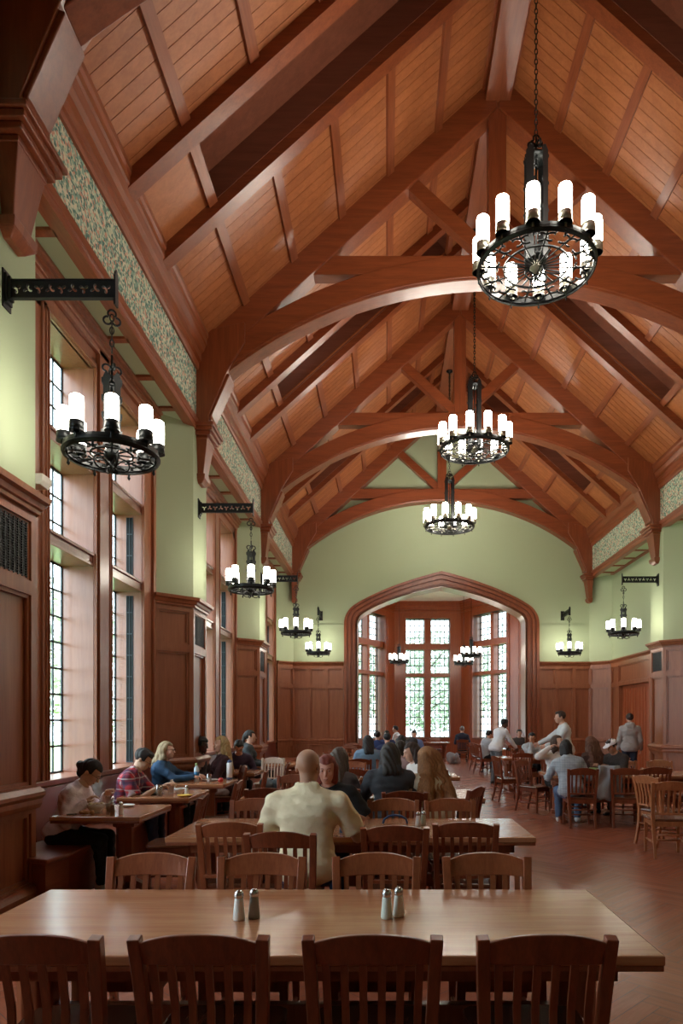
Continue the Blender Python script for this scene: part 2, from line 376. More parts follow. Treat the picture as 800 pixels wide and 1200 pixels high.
def poly_mold(m, pts, prof, nsign=1):
    """sweep profile [(out, z)] along open plan polyline pts; out is to the left of travel * nsign"""
    P = [Vector(p) for p in pts]; n = len(P); rings = []
    for i in range(n):
        d1 = (P[i]-P[i-1]).normalized() if i else (P[1]-P[0]).normalized()
        d2 = (P[i+1]-P[i]).normalized() if i < n-1 else d1
        n1 = Vector((-d1.y, d1.x))*nsign; n2 = Vector((-d2.y, d2.x))*nsign
        b = (n1+n2).normalized(); k = 1/max(.3, b.dot(n1)); rings.append([(P[i].x+b.x*k*o, P[i].y+b.y*k*o, z) for o, z in prof])
    L = len(prof); vs = [v for r in rings for v in r]; fs = []
    for i in range(n-1):
        for k in range(L): fs.append((i*L+k, i*L+(k+1) % L, (i+1)*L+(k+1) % L, (i+1)*L+k) if nsign < 0 else (i*L+k, (i+1)*L+k, (i+1)*L+(k+1) % L, i*L+(k+1) % L))
    fs += [tuple(range(L)), tuple((n-1)*L+k for k in range(L-1, -1, -1))]
    m.add(vs, fs)
CAPP = [(-.02, 3.36), (.035, 3.36), (.04, 3.39), (.06, 3.40), (.075, 3.44), (.11, 3.455), (.12, 3.50), (-.02, 3.51)]
BASEP = [(-.02, 0), (.06, 0), (.06, .17), (.045, .20), (.032, .22), (-.02, .22)]
DADOP = [(-.02, .86), (.035, .86), (.05, .90), (.05, .94), (.075, .97), (.075, 1.0), (.035, 1.04), (-.02, 1.04)]
def pier(side, Y, nm):
    X = lambda d: mir(side, d); dw = CH if side < 0 else CH+.1
    plan = [(X(-dw), Y-PH-CH), (X(0), Y-PH), (X(0), Y+PH), (X(-dw), Y+PH+CH)]
    g = MB(); g.prism([(X(-dw-.4), Y-PH-CH)]+plan+[(X(-dw-.4), Y+PH+CH)], 3.4, Z_SOF, 'z'); g.build('wall_'+nm, 'green', kind='structure')
    w = MB(); i = -.045
    w.prism([(X(-dw-.4), Y-PH-CH+.02)]+[(X(-dw+i), Y-PH-CH+.02), (X(i), Y-PH+.01), (X(i), Y+PH-.01), (X(-dw+i), Y+PH+CH-.02)]+[(X(-dw-.4), Y+PH+CH-.02)], 0, 3.45, 'z')
    sg = 1 if side < 0 else -1
    for a, b in ((0, 1), (1, 2), (2, 3)):
        A, B = Vector(plan[a]), Vector(plan[b]); d = (B-A).normalized(); n = Vector((d.y, -d.x))*sg; L = (B-A).length
        Pt = lambda u, z, dd, A=A, d=d, n=n: (A.x+d.x*u+n.x*(dd-.04), A.y+d.y*u+n.y*(dd-.04), z)
        frame_panels(w, Pt, 0, L, ROWS)
    for prof in (CAPP, BASEP, DADOP): poly_mold(w, plan, prof, -sg)
    w.build('trim_8', 'wains', kind='structure')
    # ventilation grille in the hall-facing panel
    gr = MB(); xs = sorted((X(-.03), X(-.022)))
    gr.box(xs[0], xs[1], Y-PH+.1, Y+PH-.1, 2.80, 3.26)
    for k in range(9):
        yy = Y-PH+.12+k*(2*PH-.24)/8; xs2 = sorted((X(-.02), X(-.008))); gr.box(xs2[0], xs2[1], yy-.006, yy+.006, 2.80, 3.26)
    for k in range(22):
        zz = 2.81+k*.0212; xs2 = sorted((X(-.02), X(-.01))); gr.box(xs2[0], xs2[1], Y-PH+.1, Y+PH-.1, zz, zz+.006)
    wh = {(-1, 1): 'on the nearest pier at the left edge', (-1, 2): 'on the second pier on the left', (-1, 3): 'on the third pier on the left', (1, 3): 'on the panelled pier at the right edge', (1, 1): 'on the right-hand pier nearest the camera', (1, 2): 'on the second right-hand pier from the camera'}
    k = TY.index(Y)
    gr.build('vent_grille', 'grille', label='dark metal vent grille set in the panelling '+wh.get((side, k), 'out of view'), cat='vent')
for k in (1, 2, 3): pier(-1, TY[k], 'left')
for k in (0, 1, 2, 3): 
    if k > 0: pier(1, TY[k], 'right')
# ---- left windows
def lights(m, P, u0, u1, z0, z1, cols, dz=.30, r=.006):
    def bar(a, b):
        m.tube([a, b], r, 5, smooth=False)
    bw = .012
    for c in range(cols+1):
        u = u0+(u1-u0)*c/cols; bar(P(u, z0, 0), P(u, z1, 0))
    n = max(1, round((z1-z0)/dz))
    for k in range(n+1):
        z = z0+(z1-z0)*k/n; bar(P(u0, z, 0), P(u1, z, 0))
ZL = [(1.0, 3.42), (3.57, 4.50), (4.64, 5.75)]
def lwindow(t, n):
    e = empty('window_%d' % n, (XLW, t+2.83, 0), kind='structure'); dp = .35; xg = -dp
    X0 = 0.
    o1, o2 = (-1.33, -.25), (.25, 1.33); a, b = -1.96, 1.89
    m = MB()     # casing wall around the two openings
    for u0, u1 in ((a-.05, o1[0]), (o1[1], o2[0]), (o2[1], b+.05)): m.box(-.03, 0, u0+.004, u1-.004, .98, 5.9)
    m.box(-.03, 0, a-.05, b+.05, 5.75, Z_SOF)
    for u0, u1 in (o1, o2):       # moulded inner edges
        for k, (w, d) in enumerate(((.09, .025), (.055, .04), (.025, .055))):
            q_ = .004+k*.003; m.box(-.01, d, u0-w, u0-q_, 1.0, 5.75+w); m.box(-.01, d, u1+q_, u1+w, 1.0, 5.75+w); m.box(-.01, d, u0-w+.001, u1+w-.001, 5.75+q_, 5.75+w-.001)
    m.box(0, .05, o1[1]+.12, o2[0]-.12, 1.0, 6.1)
    m.box(0, .04, a, a+.1, 1, Z_SOF); m.box(0, .04, b-.1, b, 1, Z_SOF)
    for k, (d, z0) in enumerate(((.05, 5.98), (.08, 6.04), (.11, 6.10), (.14, 6.15))): m.box(0, d, a, b, z0, Z_SOF-.01)
    m.build('casing', 'wains', e, bevel=.004)
    m = MB()     # splayed reveals
    for u0, u1 in (o1, o2):
        m.box(xg-.01, .022, u0-.1, u0, .98, 5.85); m.box(xg-.01, .022, u1, u1+.1, .98, 5.85); m.box(xg-.01, .022, u0, u1, 5.75, 5.85)
    m.build('reveal', 'reveal', e)
    m = MB()
    for u0, u1 in (o1, o2):
        for z0, z1 in ((3.42, 3.57), (4.50, 4.64)):
            m.box(xg-.05, .01, u0, u1, z0, z1); m.box(0, .035, u0, u1, z1-.035, z1); m.box(0, .02, u0, u1, z0, z0+.03)
    m.build('transom', 'reveal', e, bevel=.005)
    MB().box(xg-.2, .06, a, b, .94, 1.0).build('sill', 'reveal', e, bevel=.01)
    ld = MB(); gl = MB()
    for u0, u1 in (o1, o2):
        for z0, z1 in ZL:
            lights(ld, lambda u, z, d: (xg+d, u, z), u0+.01, u1-.01, z0+.01, z1-.01, 5, .30, .013)
            gl.box(xg-.004, xg+.004, u0+.01, u1-.01, z0+.01, z1-.01)
    ld.build('leading', 'lead', e); gl.build('glass', 'glass', e)
    sd = MB(); s2 = MB()
    for z0, z1 in ((1.02, 3.36), (3.62, 4.46)):
        sd.box(xg+.16, xg+.25, o2[1]-.012, o2[1]-.002, z0, z1)
        k = z0
        while k < z1: s2.box(xg+.16, xg+.25, o2[1]-.016, o2[1]-.004, k, k+.012); k += .3
        for q in (.16, .20, .245): s2.box(xg+q, xg+q+.006, o2[1]-.016, o2[1]-.004, z0, z1)
    sd.build('side_light', 'dglass', e); s2.build('side_leading', 'lead', e)
for n, t in enumerate(TY[1:4]+TY[:1]): lwindow(t, (1, 2, 3, 7)[n])  # last window is unseen, added beside the camera to light the foreground
# wall below the left sills, and the plain wall beside the camera
m = MB()
for t in TY[:4]: m.box(XLW-.05, XLW, t+PH+CH-.05, min(t+BAY, YE)-PH-CH+.05, 0, .95)
m.build('wall_left', 'wains', kind='structure')
m = MB(); m.box(XL-.3, XL, YB, .35, 0, Z_SOF); m.build('wall_left', 'wains', kind='structure')
# ---- right side: niches with green wall above panelling, double door in the last one
m = MB(); m.box(XRW, XRW+.15, YB, YE+.2, Z_CAP-.05, Z_SOF); m.build('wall_right', 'green', kind='structure')
DY0, DY1, DZ = 18.35, 20.7, 2.66
def side_pan(m, y0, y1, rows, n):
    for k in range(n):
        a = y0+(y1-y0)*k/n; b = y0+(y1-y0)*(k+1)/n
        def Pt(u, z, d): return (XRW-.005-d, u, z)
        frame_panels(m, Pt, a, b, rows, .05)
m = MB(); m.box(XRW, XRW+.15, YB, DY0, 0, Z_CAP); m.box(XRW, XRW+.15, DY1, YE+.2, 0, Z_CAP); m.box(XRW, XRW+.15, DY0, DY1, DZ, Z_CAP)
side_pan(m, TY[3]+PH+CH-.1, DY0-.1, ROWS, 1)
def Pt(u, z, d): return (XRW-.005-d, u, z)
frame_panels(m, Pt, DY0-.1, DY1+.1, [(2.80, 3.28)], .05, .045, DZ)
m2 = [f for f in m.f]
side_pan(m, DY1+.1, YE-.55, ROWS, 1)
poly_mold(m, [(XRW, YE-.5), (XRW, TY[3]+PH+CH-.1)], CAPP, -1)
m.build('wall_right', 'wains', kind='structure')
# the frame_panels stile under the door head is cut by the open doorway, so the leaves stand just behind the wall plane
e = empty('door_1', (XRW+.08, (DY0+DY1)/2, 0), kind='structure')
for k, (a, b) in enumerate(((DY0, (DY0+DY1)/2-.005), ((DY0+DY1)/2+.005, DY1))):
    d = MB(); d.box(-.02, .04, a-(DY0+DY1)/2, b-(DY0+DY1)/2, 0.01, DZ)
    for j in range(5): 
        yy = a-(DY0+DY1)/2+.05+j*(b-a-.1)/5; d.box(-.035, -.02, yy, yy+.02, .25, DZ-.1)
    d.build('door_leaf', 'door', e, bevel=.004)
f = MB()
for a, b in ((DY0-.12, DY0), (DY1, DY1+.12)): f.box(-.14, -.08, a-(DY0+DY1)/2, b-(DY0+DY1)/2, 0, DZ+.12)
f.box(-.14, -.08, DY0-(DY0+DY1)/2, DY1-(DY0+DY1)/2, DZ, DZ+.12); f.build('door_frame', 'wains', e, bevel=.008)
# ------------------------------------------------------------------ end wall with the Tudor arch, alcove beyond
AX, AH = XC, 2.72
def arch_pts(o, N=14):
    """half outline of the opening grown by o: from springing up over the shoulder to the apex (x>=0)"""
    hw = AH+o; zs = 4.72; r = .42+o*.75; za = 5.95+o*1.12
    pts = [(hw, 0), (hw, zs)]; cx, cz = hw-r, zs; th = R_(58)
    for i in range(1, 9): a = th*i/8; pts.append((cx+r*cos(a), cz+r*sin(a)))
    x1, z1 = pts[-1]; tx, tz = -sin(th), cos(th)
    # gentle second arc to the apex (quadratic)
    c = (x1+tx*x1*.42, z1+tz*x1*.42)
    for i in range(1, N+1):
        t = i/N; pts.append(((1-t)**2*x1+2*t*(1-t)*c[0], (1-t)**2*z1+2*t*(1-t)*c[1]+t*t*za))
    return pts
def arch_full(o): p = arch_pts(o); return [(AX-x, z) for x, z in p]+[(AX+x, z) for x, z in p[::-1][1:]]
YT = YE+.7
def wall_with_arch(y0, y1, mat, z_lo, name, o=.02, xa=XL-.6, xb=XR+.8):
    A = [p for p in arch_full(o)]; m = MB(); top = 12.2
    L = [(xa, p[1]) if i < 2 else (p[0], top) for i, p in enumerate(A)]
    # left and right blocks beside the jambs, then the spandrel above
    xl, xr = A[0][0], A[-1][0]
    m.box(xa, xl, y0, y1, z_lo, 4.74); m.box(xr, xb, y0, y1, z_lo, 4.74)
    k = A[1:-1]; m.strip(k, [(p[0], top) for p in k], y0, y1, 'y')
    m.box(xa, xl, y0, y1, 4.72, top); m.box(xr, xb, y0, y1, 4.72, top)
    return m.build(name, mat, kind='structure')
wall_with_arch(YE, YT, 'green', Z_CAP-.06, 'wall_end')
# arch moulding (stepped) and jamb lining
m = MB()
st = [(.0, .30, -.03), (.07, .36, -.075), (.15, .40, -.11), (.24, .40, -.16), (.32, .38, -.12)]
bands = [(-.005, .075, .0), (.07, .14, -.04), (.135, .2, -.015), (.195, .27, -.08), (.265, .33, -.05), (.325, .41, -.11)]
for a, b, d in bands: m.strip(arch_full(a), arch_full(b), YE+d-.02, YE+.05, 'y')
m.build('trim_9', 'beamz', kind='structure')
m = MB(); m.strip(arch_full(-.02), arch_full(.03), YE-.02, YT+.02, 'y'); m.build('trim_10', plain('arch_lining', (.42, .22, .13), .28, coat=.4), kind='structure')
# end-wall wainscot
m = MB()
for (x0, x1) in ((XL-.05, AX-AH-.42), (AX+AH+.42, XR+.05)):
    m.box(x0, x1, YE-.02, YT, 0, Z_CAP-.06); n = 3
    for k in range(n):
        a = x0+(x1-x0)*k/n; b = x0+(x1-x0)*(k+1)/n
        frame_panels(m, lambda u, z, d: (u, YE-.02-d, z), a, b, ROWS, .05, .06)
    for prof in (CAPP, BASEP, DADOP): poly_mold(m, [(x0, YE-.05), (x1, YE-.05)], prof, -1)
# canted corner panels at both ends
for s_ in (-1, 1):
    xa, xb = (XL, XLW) if s_ < 0 else (XR, XRW)
    y2 = YE-.5
    A = (xb, y2) if s_ < 0 else (xa, YE); B = (xa, YE) if s_ < 0 else (xb, y2)
    gm = MB(); gm.prism([A, B, (xb, YE+.1), ], Z_CAP-.06, Z_SOF, 'z'); gm.build('wall_end', 'green', kind='structure')
    m.prism([A, B, (xb, YE+.1)], 0, Z_CAP-.06, 'z')
    Av, Bv = Vector(A), Vector(B); d = (Bv-Av).normalized(); n = Vector((d.y, -d.x)); L = (Bv-Av).length
    frame_panels(m, lambda u, z, dd: (Av.x+d.x*u+n.x*dd, Av.y+d.y*u+n.y*dd, z), 0, L, ROWS, .08, .05)
    for prof in (CAPP, BASEP, DADOP): poly_mold(m, [A, B], prof, -1)
m.build('wall_end', 'wains', kind='structure')
# ---- alcove: three-sided bay
ZC = 6.72; YC = 29.3; XF = 1.43; LF = 3.75; a60 = R_(60)
pR0 = Vector((XC+XF, YC)); pR1 = pR0+Vector((cos(a60), -sin(a60)))*LF
pL0 = Vector((XC-XF, YC)); pL1 = pL0+Vector((-cos(a60), -sin(a60)))*LF
ZB = [(.9, 3.5), (3.65, 4.68), (4.93, 6.0)]
def bay_face(A, B, u0, u1, n):
    """wall face from A to B (room on the left of travel B->A); opening u0..u1, two lights"""
    d = (B-A).normalized(); nrm = Vector((-d.y, d.x)); L = (B-A).length     # nrm points outwards
    ang = math.atan2(d.y, d.x); e = empty('window_%d' % n, (A.x, A.y, 0), ang, kind='structure')
    dp = .37; um = (u0+u1)/2; mw = .14 if n == 4 else .09
    m = MB()
    for a, b in ((-.02, u0), (u1, L+.02)): m.box(a, b, 0, .2, .0, ZC)
    m.box(u0, u1, 0, .2, 6.0, ZC); m.box(u0, u1, 0, .2, 0, .9)
    for w, dd in ((.12, .03), (.06, .05)): m.box(u0-w, u0, -dd, 0, .9, 6.0+w); m.box(u1, u1+w, -dd, 0, .9, 6.0+w); m.box(u0, u1, -dd, 0, 6.0, 6.0+w)
    for a, b in ((.05, u0-.2), (u1+.2, L-.05)):
        if b-a > .15:
            for z0, z1 in ((1.1, 3.4), (3.6, 6.0)): m.box(a, b, -.012, 0, z0, z1)
    for z0, z1, o in ((6.25, 6.32, .04), (6.38, 6.46, .06), (6.46, 6.56, .1), (6.56, 6.66, .14), (6.66, ZC, .18)): m.box(-.05, L+.05, -o, 0, z0, z1)
    m.box(0, L, -.05, 0, 0, .2); m.build('casing', 'door', e)
    m = MB(); m.box(u0-.1, u0, .02, dp+.1, .8, 6.1); m.box(u1, u1+.1, .02, dp+.1, .8, 6.1); m.box(u0, u1, .02, dp+.1, 6.0, 6.1); m.box(u0, u1, -.06, dp+.1, .84, .9)
    m.build('reveal', 'reveal', e)
    m = MB(); m.box(um-mw, um+mw, .1, dp+.05, .9, 6.0)
    for z0, z1 in ((3.5, 3.65), (4.68, 4.93)): m.box(u0, u1, .06, dp+.05, z0, z1)
    m.build('mullion', 'door', e, bevel=.01)
    ld = MB(); gl = MB()
    for a, b in ((u0, um-mw), (um+mw, u1)):
        for z0, z1 in ZB:
            lights(ld, lambda u, z, dd: (u, dp+dd, z), a+.01, b-.01, z0+.01, z1-.01, 4, .3, .019)
            gl.box(a+.01, b-.01, dp-.004, dp+.004, z0+.01, z1-.01)
    ld.build('leading', 'lead', e); gl.build('glass', 'bayglass', e)
bay_face(pL0, pR0, .48, 2.38, 4)
bay_face(pR0, pR1, .85, 3.05, 5)
bay_face(pL1, pL0, LF-3.05, LF-.85, 6)
# alcove side walls, ceiling
m = MB(); m.box(pL1.x-.2, pL1.x, YT, pL1.y+.05, 0, ZC); m.box(pR1.x, pR1.x+.2, YT, pR1.y+.05, 0, ZC)
for z0, z1, o in ((6.25, 6.32, .04), (6.46, 6.56, .1), (6.56, 6.66, .14), (6.66, ZC, .18)):
    m.box(pL1.x, pL1.x+o, YT, pL1.y+.05, z0, z1); m.box(pR1.x-o, pR1.x, YT, pR1.y+.05, z0, z1)
m.build('wall_alcove', 'door', kind='structure')
MB().box(pL1.x-.6, pR1.x+.6, YE+.1, YC+.6, ZC, ZC+.15).build('ceiling', 'white', kind='structure')
# back wall behind the camera with its own tall windows (out of view)
m = MB(); m.box(XLW-.3, XRW+.3, YB-.2, YB, 0, 12.2); m.build('wall_back', 'green', kind='structure')
# closing boards outside frieze level so no daylight leaks in
m = MB()
for x0, x1 in ((XLW-.5, XL-.2), (XR+.2, XRW+.5)): m.box(x0, x1, YB-.2, YE+.7, Z_SOF+.1, 7.3)
for x0, x1 in ((XLW-.5, XLW-.38), (XRW+.15, XRW+.3)): pass
m.build('ceiling', 'slot', kind='structure')
# outer masonry between windows, left
m = MB()
for t in TY[:4]: m.box(XLW-.38, XLW-.03, t-1.0, t+PH+CH+.25, 0, Z_SOF+.2)
m.box(XLW-.38, XLW-.03, YE-.55, YE+.5, 0, Z_SOF+.2)
for t in TY[:4]:
    c = t+2.83; m.box(XLW-.38, XLW-.03, c-.2, c+.2, 0, Z_SOF+.2); m.box(XLW-.38, XLW-.03, c-2.2, c+2.2, 0, .93); m.box(XLW-.38, XLW-.03, c-2.2, c+2.2, 5.86, Z_SOF+.2)
    m.box(XLW-.38, XLW-.03, c-2.3, c-1.44, 0, Z_SOF+.2); m.box(XLW-.38, XLW-.03, c+1.44, c+2.3, 0, Z_SOF+.2)
m.build('wall_left', 'stone', kind='structure')
# ---- outdoors
MB().box(-40, 50, -20, 70, -.6, -.5).build('ground', plain('lawn', (.22, .33, .12), .9, .3, 3), kind='structure')
def tree(x, y, h, r, label, seed, n_=3200):
    rg = random.Random(seed); e = empty('tree', (x, y, -.5), 0, label, 'tree', 'trees outside the windows')
    t = MB(); t.tube([(0, 0, 0), (.05, 0, h*.3), (.1, .05, h*.6), (0, 0, h*.85)], [.22, .17, .11, .05], 8)
    for k in range(6):
        a = rg.random()*6.28; z = h*(.35+.08*k); t.tube([(.05, 0, z), (cos(a)*r*.7, sin(a)*r*.7, z+r*.4)], [.07, .02], 6)
    t.build('trunk', 'bark', e); f = MB()
    for k in range(n_):
        while True:
            p = Vector((rg.uniform(-1, 1), rg.uniform(-1, 1), rg.uniform(-1, 1)))
            if p.length < 1 and rg.random() < p.length+.2: break
        n = 1+.25*sin(p.x*7)+.2*cos(p.z*9+p.y*6)
        c = Vector((p.x*r*n, p.y*r*n, h*.58+p.z*h*.42)); s = rg.uniform(.09, .17)
        u = Vector((rg.gauss(0, 1), rg.gauss(0, 1), rg.gauss(0, 1))).normalized(); v = u.cross(Vector((rg.gauss(0, 1), rg.gauss(0, 1), rg.gauss(0, 1)))).normalized()
        f.add([c-u*s, c+v*s*.45, c+u*s, c-v*s*.45], [(0, 1, 2, 3)])
    f.build('foliage', 'leaf', e)
tree(-3.2, 40, 8.2, 3.4, 'leafy green tree outside the left lights of the bay window', 1, 6000)
tree(2.6, 44, 8.0, 3.9, 'leafy green tree outside the middle lights of the bay window', 2, 8000)
tree(8.6, 40, 8.2, 3.4, 'leafy green tree outside the right lights of the bay window', 3, 6000)
tree(-9.5, 15.5, 6.6, 2.6, 'leafy green tree outside the nearest tall window on the left', 4)
tree(-10.5, 25, 7.0, 2.8, 'leafy green tree outside the second tall window on the left', 5)
# ------------------------------------------------------------------ chandeliers
def lobes(m, r0, R, ang, z, s, w=.006):
    """one quatrefoil tracery lobe group centred at radius r0 on angle ang"""
    c = Vector((r0*cos(ang), r0*sin(ang), z)); er = Vector((cos(ang), sin(ang), 0)); et = Vector((-sin(ang), cos(ang), 0))
    for k, (a, b) in enumerate(((.62, 0), (-.1, .75), (-.1, -.75))):
        q = c+er*a*s+et*b*s; rr = s*.62; st = math.atan2(b, a); P = []
        for i in range(11):
            t = st-2.1+4.2*i/10; P.append(q+er*rr*cos(t)+et*rr*sin(t))
        m.tube(P, w, 5)
def scroll(m, p0, ex, ez, s, w=.008, flip=1):
    P = []
    for i in range(15):
        t = i/14; a = t*4.6; r = s*(1-.72*t); P.append(p0+ex*(s*.9-r*cos(a))*flip+ez*(r*sin(a)))
    m.tube(P, w, 5)
def make_chandelier(big, name, label, group=None):
    R, n = (.665, 12) if big else (.335, 8); e = empty(name, (0, 0, 0), 0, label, 'chandelier', group)
    Z = Vector((0, 0, 1)); bh = .05 if big else .035
    m = MB(); m.lathe([(R, -bh), (R+.02, -bh), (R+.02, bh), (R, bh), (R, -bh)], 48); m.lathe([(R-.012, -bh*.5), (R+.03, -bh*.5), (R+.03, -bh*.1), (R-.012, -bh*.1), (R-.012, -bh*.5)], 48)
    if big: m.lathe([(R*.555, -.012), (R*.575, -.012), (R*.575, .012), (R*.555, .012), (R*.555, -.012)], 36)
    if not big: m.lathe([(R*.45, -.008), (R*.49, -.008), (R*.49, .008), (R*.45, .008), (R*.45, -.008)], 24)
    m.build('ring', 'iron', e)
    m = MB(); nn = 12 if big else 8
    for k in range(nn): lobes(m, R*(.78 if big else .73), R, 2*PI*(k+.5)/nn, 0, .102 if big else .075, .012 if big else .0085)
    m.build('tracery', 'iron', e)
    m = MB(); ns = 24 if big else 8
    for k in range(ns):
        a = 2*PI*k/ns; m.tube([(.05*cos(a), .05*sin(a), 0), (R*(.57 if big and k % 2 else 1)*cos(a), R*(.57 if big and k % 2 else 1)*sin(a), 0)], .009 if big else .007, 5)
    m.build('spokes', 'iron', e)
    m = MB(); m.lathe([(.0, -.09), (.03, -.085), (.05, -.05), (.075, -.03), (.075, .03), (.05, .06), (.03, .1), (0, .1)] if big else [(0, -.06), (.03, -.05), (.06, -.02), (.06, .02), (.03, .06), (0, .06)], 20)
    m.build('hub', 'brass' if big else 'iron', e)
    ch = 1.34 if big else .60; pw = .05 if big else .032
    for k in range(4):       # notched flat uprights round the stem
        a = PI/4+PI/2*k; m = MB(); m.M = Matrix.Rotation(a, 4, 'Z'); o = .125 if big else .055
        pts = [(-.5, 0)]; hw = .052 if big else .03; L = [(-hw, .06), (hw, .06)]; zz = .06
        for q in range(4):
            z1 = .06+(ch-.06)*(q+.8)/4.; L += [(hw, z1-.03), (hw+.018, z1-.01), (hw+.018, z1+.02), (hw, z1+.02)]
        L += [(hw, ch), (0, ch+.04), (-hw, ch)]; L2 = [(-a_, b_) for a_, b_ in L[2:-3]][::-1]
        m.prism(L+L2, o, o+.006, 'x'); m.build('upright', 'iron', e)
    m = MB(); m.tube([(0, 0, .03), (0, 0, ch+.18)], .012 if big else .009, 8)
    for z in (.3*ch, .6*ch, .9*ch): m.lathe([(.012, z-.02), (.024, z), (.012, z+.02)], 8)
    for z in (.1, ch-.06): qq = .13 if big else .06; m.lathe([(.02, z-.012), (qq, z-.012), (qq, z+.012), (.02, z+.012)], 16)
    m.build('stem', 'iron', e)
    m = MB()
    for k in range(4):
        a = PI/2*k+.3; ex = Vector((cos(a), sin(a), 0)); s = .075 if big else .05
        scroll(m, Vector((0, 0, ch+.06)), ex, Z, s, .012 if big else .008); m.build('scroll', 'iron', e); m = MB()
        scroll(m, Vector((0, 0, -.08 if big else -.05)), ex, -Z, s*(1.3 if big else 1.9), .012 if big else .008)
        m.tube([ex*R*.5+Vector((0, 0, -.01)), ex*R*.25+Vector((0, 0, -.03)), Vector((0, 0, -.1 if big else -.1))], .008 if big else .006, 5); m.build('bottom_scroll', 'iron', e); m = MB()
    m.lathe([(.0, -bh-.05), (.014, -bh-.03), (.008, -bh-.01), (.01, -bh)], 6); f0 = None
    for k in range(n):
        a = 2*PI*(k+.5)/n
        if f0 is None: f0 = fi = m.build('drop_finial', 'iron', e)
        else: fi = f0.copy(); COL.objects.link(fi)
        fi.location = ((R+.01)*cos(a), (R+.01)*sin(a), 0)
    sh = .32 if big else .2; sr = .074 if big else .051; RR = R+.008
    cup = MB(); z0 = .0 if big else .0
    ct = .16 if big else .125
    cup.lathe([(.0, z0-.03), (.014, z0-.025), (.02, z0+.0), (.016, z0+.03), (.022, z0+.05)], 10); cup.lathe([(.0, z0+.05), (sr*1.04, z0+.05)], 16, smooth=False); cup.lathe([(sr*1.04, z0+.05), (sr*1.04, ct)], 16); cup.lathe([(sr*1.1, z0+.05), (sr*1.1, z0+.062), (sr*1.04, z0+.062)], 16, smooth=False)
    cup.lathe([(sr*1.04, ct), (sr*.9, ct)], 16, smooth=False)
    cup.box(-RR*0-.06, 0, -.01, .01, z0-.01, z0+.015)
    zb = z0+(.15 if big else .12); sd = MB()
    sd.lathe([(sr*.2, zb-.005), (sr, zb), (sr, zb+sh*.86), (sr*.93, zb+sh*.95), (sr*.7, zb+sh*.995), (0, zb+sh)], 18)
    c0 = s0 = None
    for k in range(n):
        a = 2*PI*(k+(.5 if big else 0))/n+(-PI/2)
        if c0 is None: c0 = cup.build('lamp_cup', 'brass' if big else 'iron', e); s0 = sd.build('lamp_shade', 'shade' if big else 'sshade', e); c, s = c0, s0
        else: c = c0.copy(); s = s0.copy(); COL.objects.link(c); COL.objects.link(s)
        for o in (c, s): o.location = (RR*cos(a), RR*sin(a), 0); o.rotation_euler = (0, 0, a)
    return e
def chain_mesh(L, link=.06, w=.004, wd=.014):
    m = MB(); n = max(1, int(L/(link*.78)))
    for k in range(n):
        z = k*L/n; h = link/2; P = []
        for i in range(10):
            a = 2*PI*i/10; c, s = cos(a), sin(a); q = (wd*c, 0, h*s+h*.9+z) if k % 2 else (0, wd*c, h*s+h*.9+z); P.append(q)
        m.tube(P, w, 4, closed=True)
    return m
def trefoil_link(m, c, s, w):
    for k in range(3):
        a = PI/2+2*PI/3*k; q = Vector(c)+Vector((cos(a)*s*.62, 0, sin(a)*s*.62)); P = []
        for i in range(13): t = a-2.3+4.6*i/12; P.append(q+Vector((cos(t)*s*.5, 0, sin(t)*s*.5)))
        m.tube(P, w, 6)
def point(name, loc, e, col=(1, .83, .62), r=.3):
    l = bpy.data.lights.new(name, 'POINT'); l.energy = e; l.color = col; l.shadow_soft_size = r
    o = bpy.data.objects.new(name, l); COL.objects.link(o); o.location = loc; return o
bigs = [(8.05, 'large black iron chandelier nearest the camera, seen from below at the upper right'), (13.7, 'large twelve-lamp iron chandelier, the middle one hanging over the tables'),
        (19.15, 'large twelve-lamp iron chandelier farthest away, hanging in front of the green wall')]
BG = 'ring chandeliers down the middle of the hall'; proto = None
for y, lb in bigs:
    if proto is None: proto = o = make_chandelier(True, 'chandelier', lb, BG); o.location = (XC, y, 6.95)
    else: o = dup(proto, (XC, y, 7.05), 0, label=lb)
    m = chain_mesh(11.42-7.05-1.5+(.1 if y < 9 else 0), .075, .006, .018); c = m.build('chain', 'iron', o); c.location = (0, 0, 1.5)
    mm = MB(); trefoil_link(mm, (0, 0, 1.48), .07, .011); mm.build('trefoil', 'iron', o)
    mm = MB(); mm.lathe([(0, 0), (.09, 0), (.09, -.03), (.03, -.06), (.01, -.1), (0, -.1)][::-1], 16); q = mm.build('ceiling_rose', 'iron', o); q.location = (0, 0, 11.42-o.location.z)
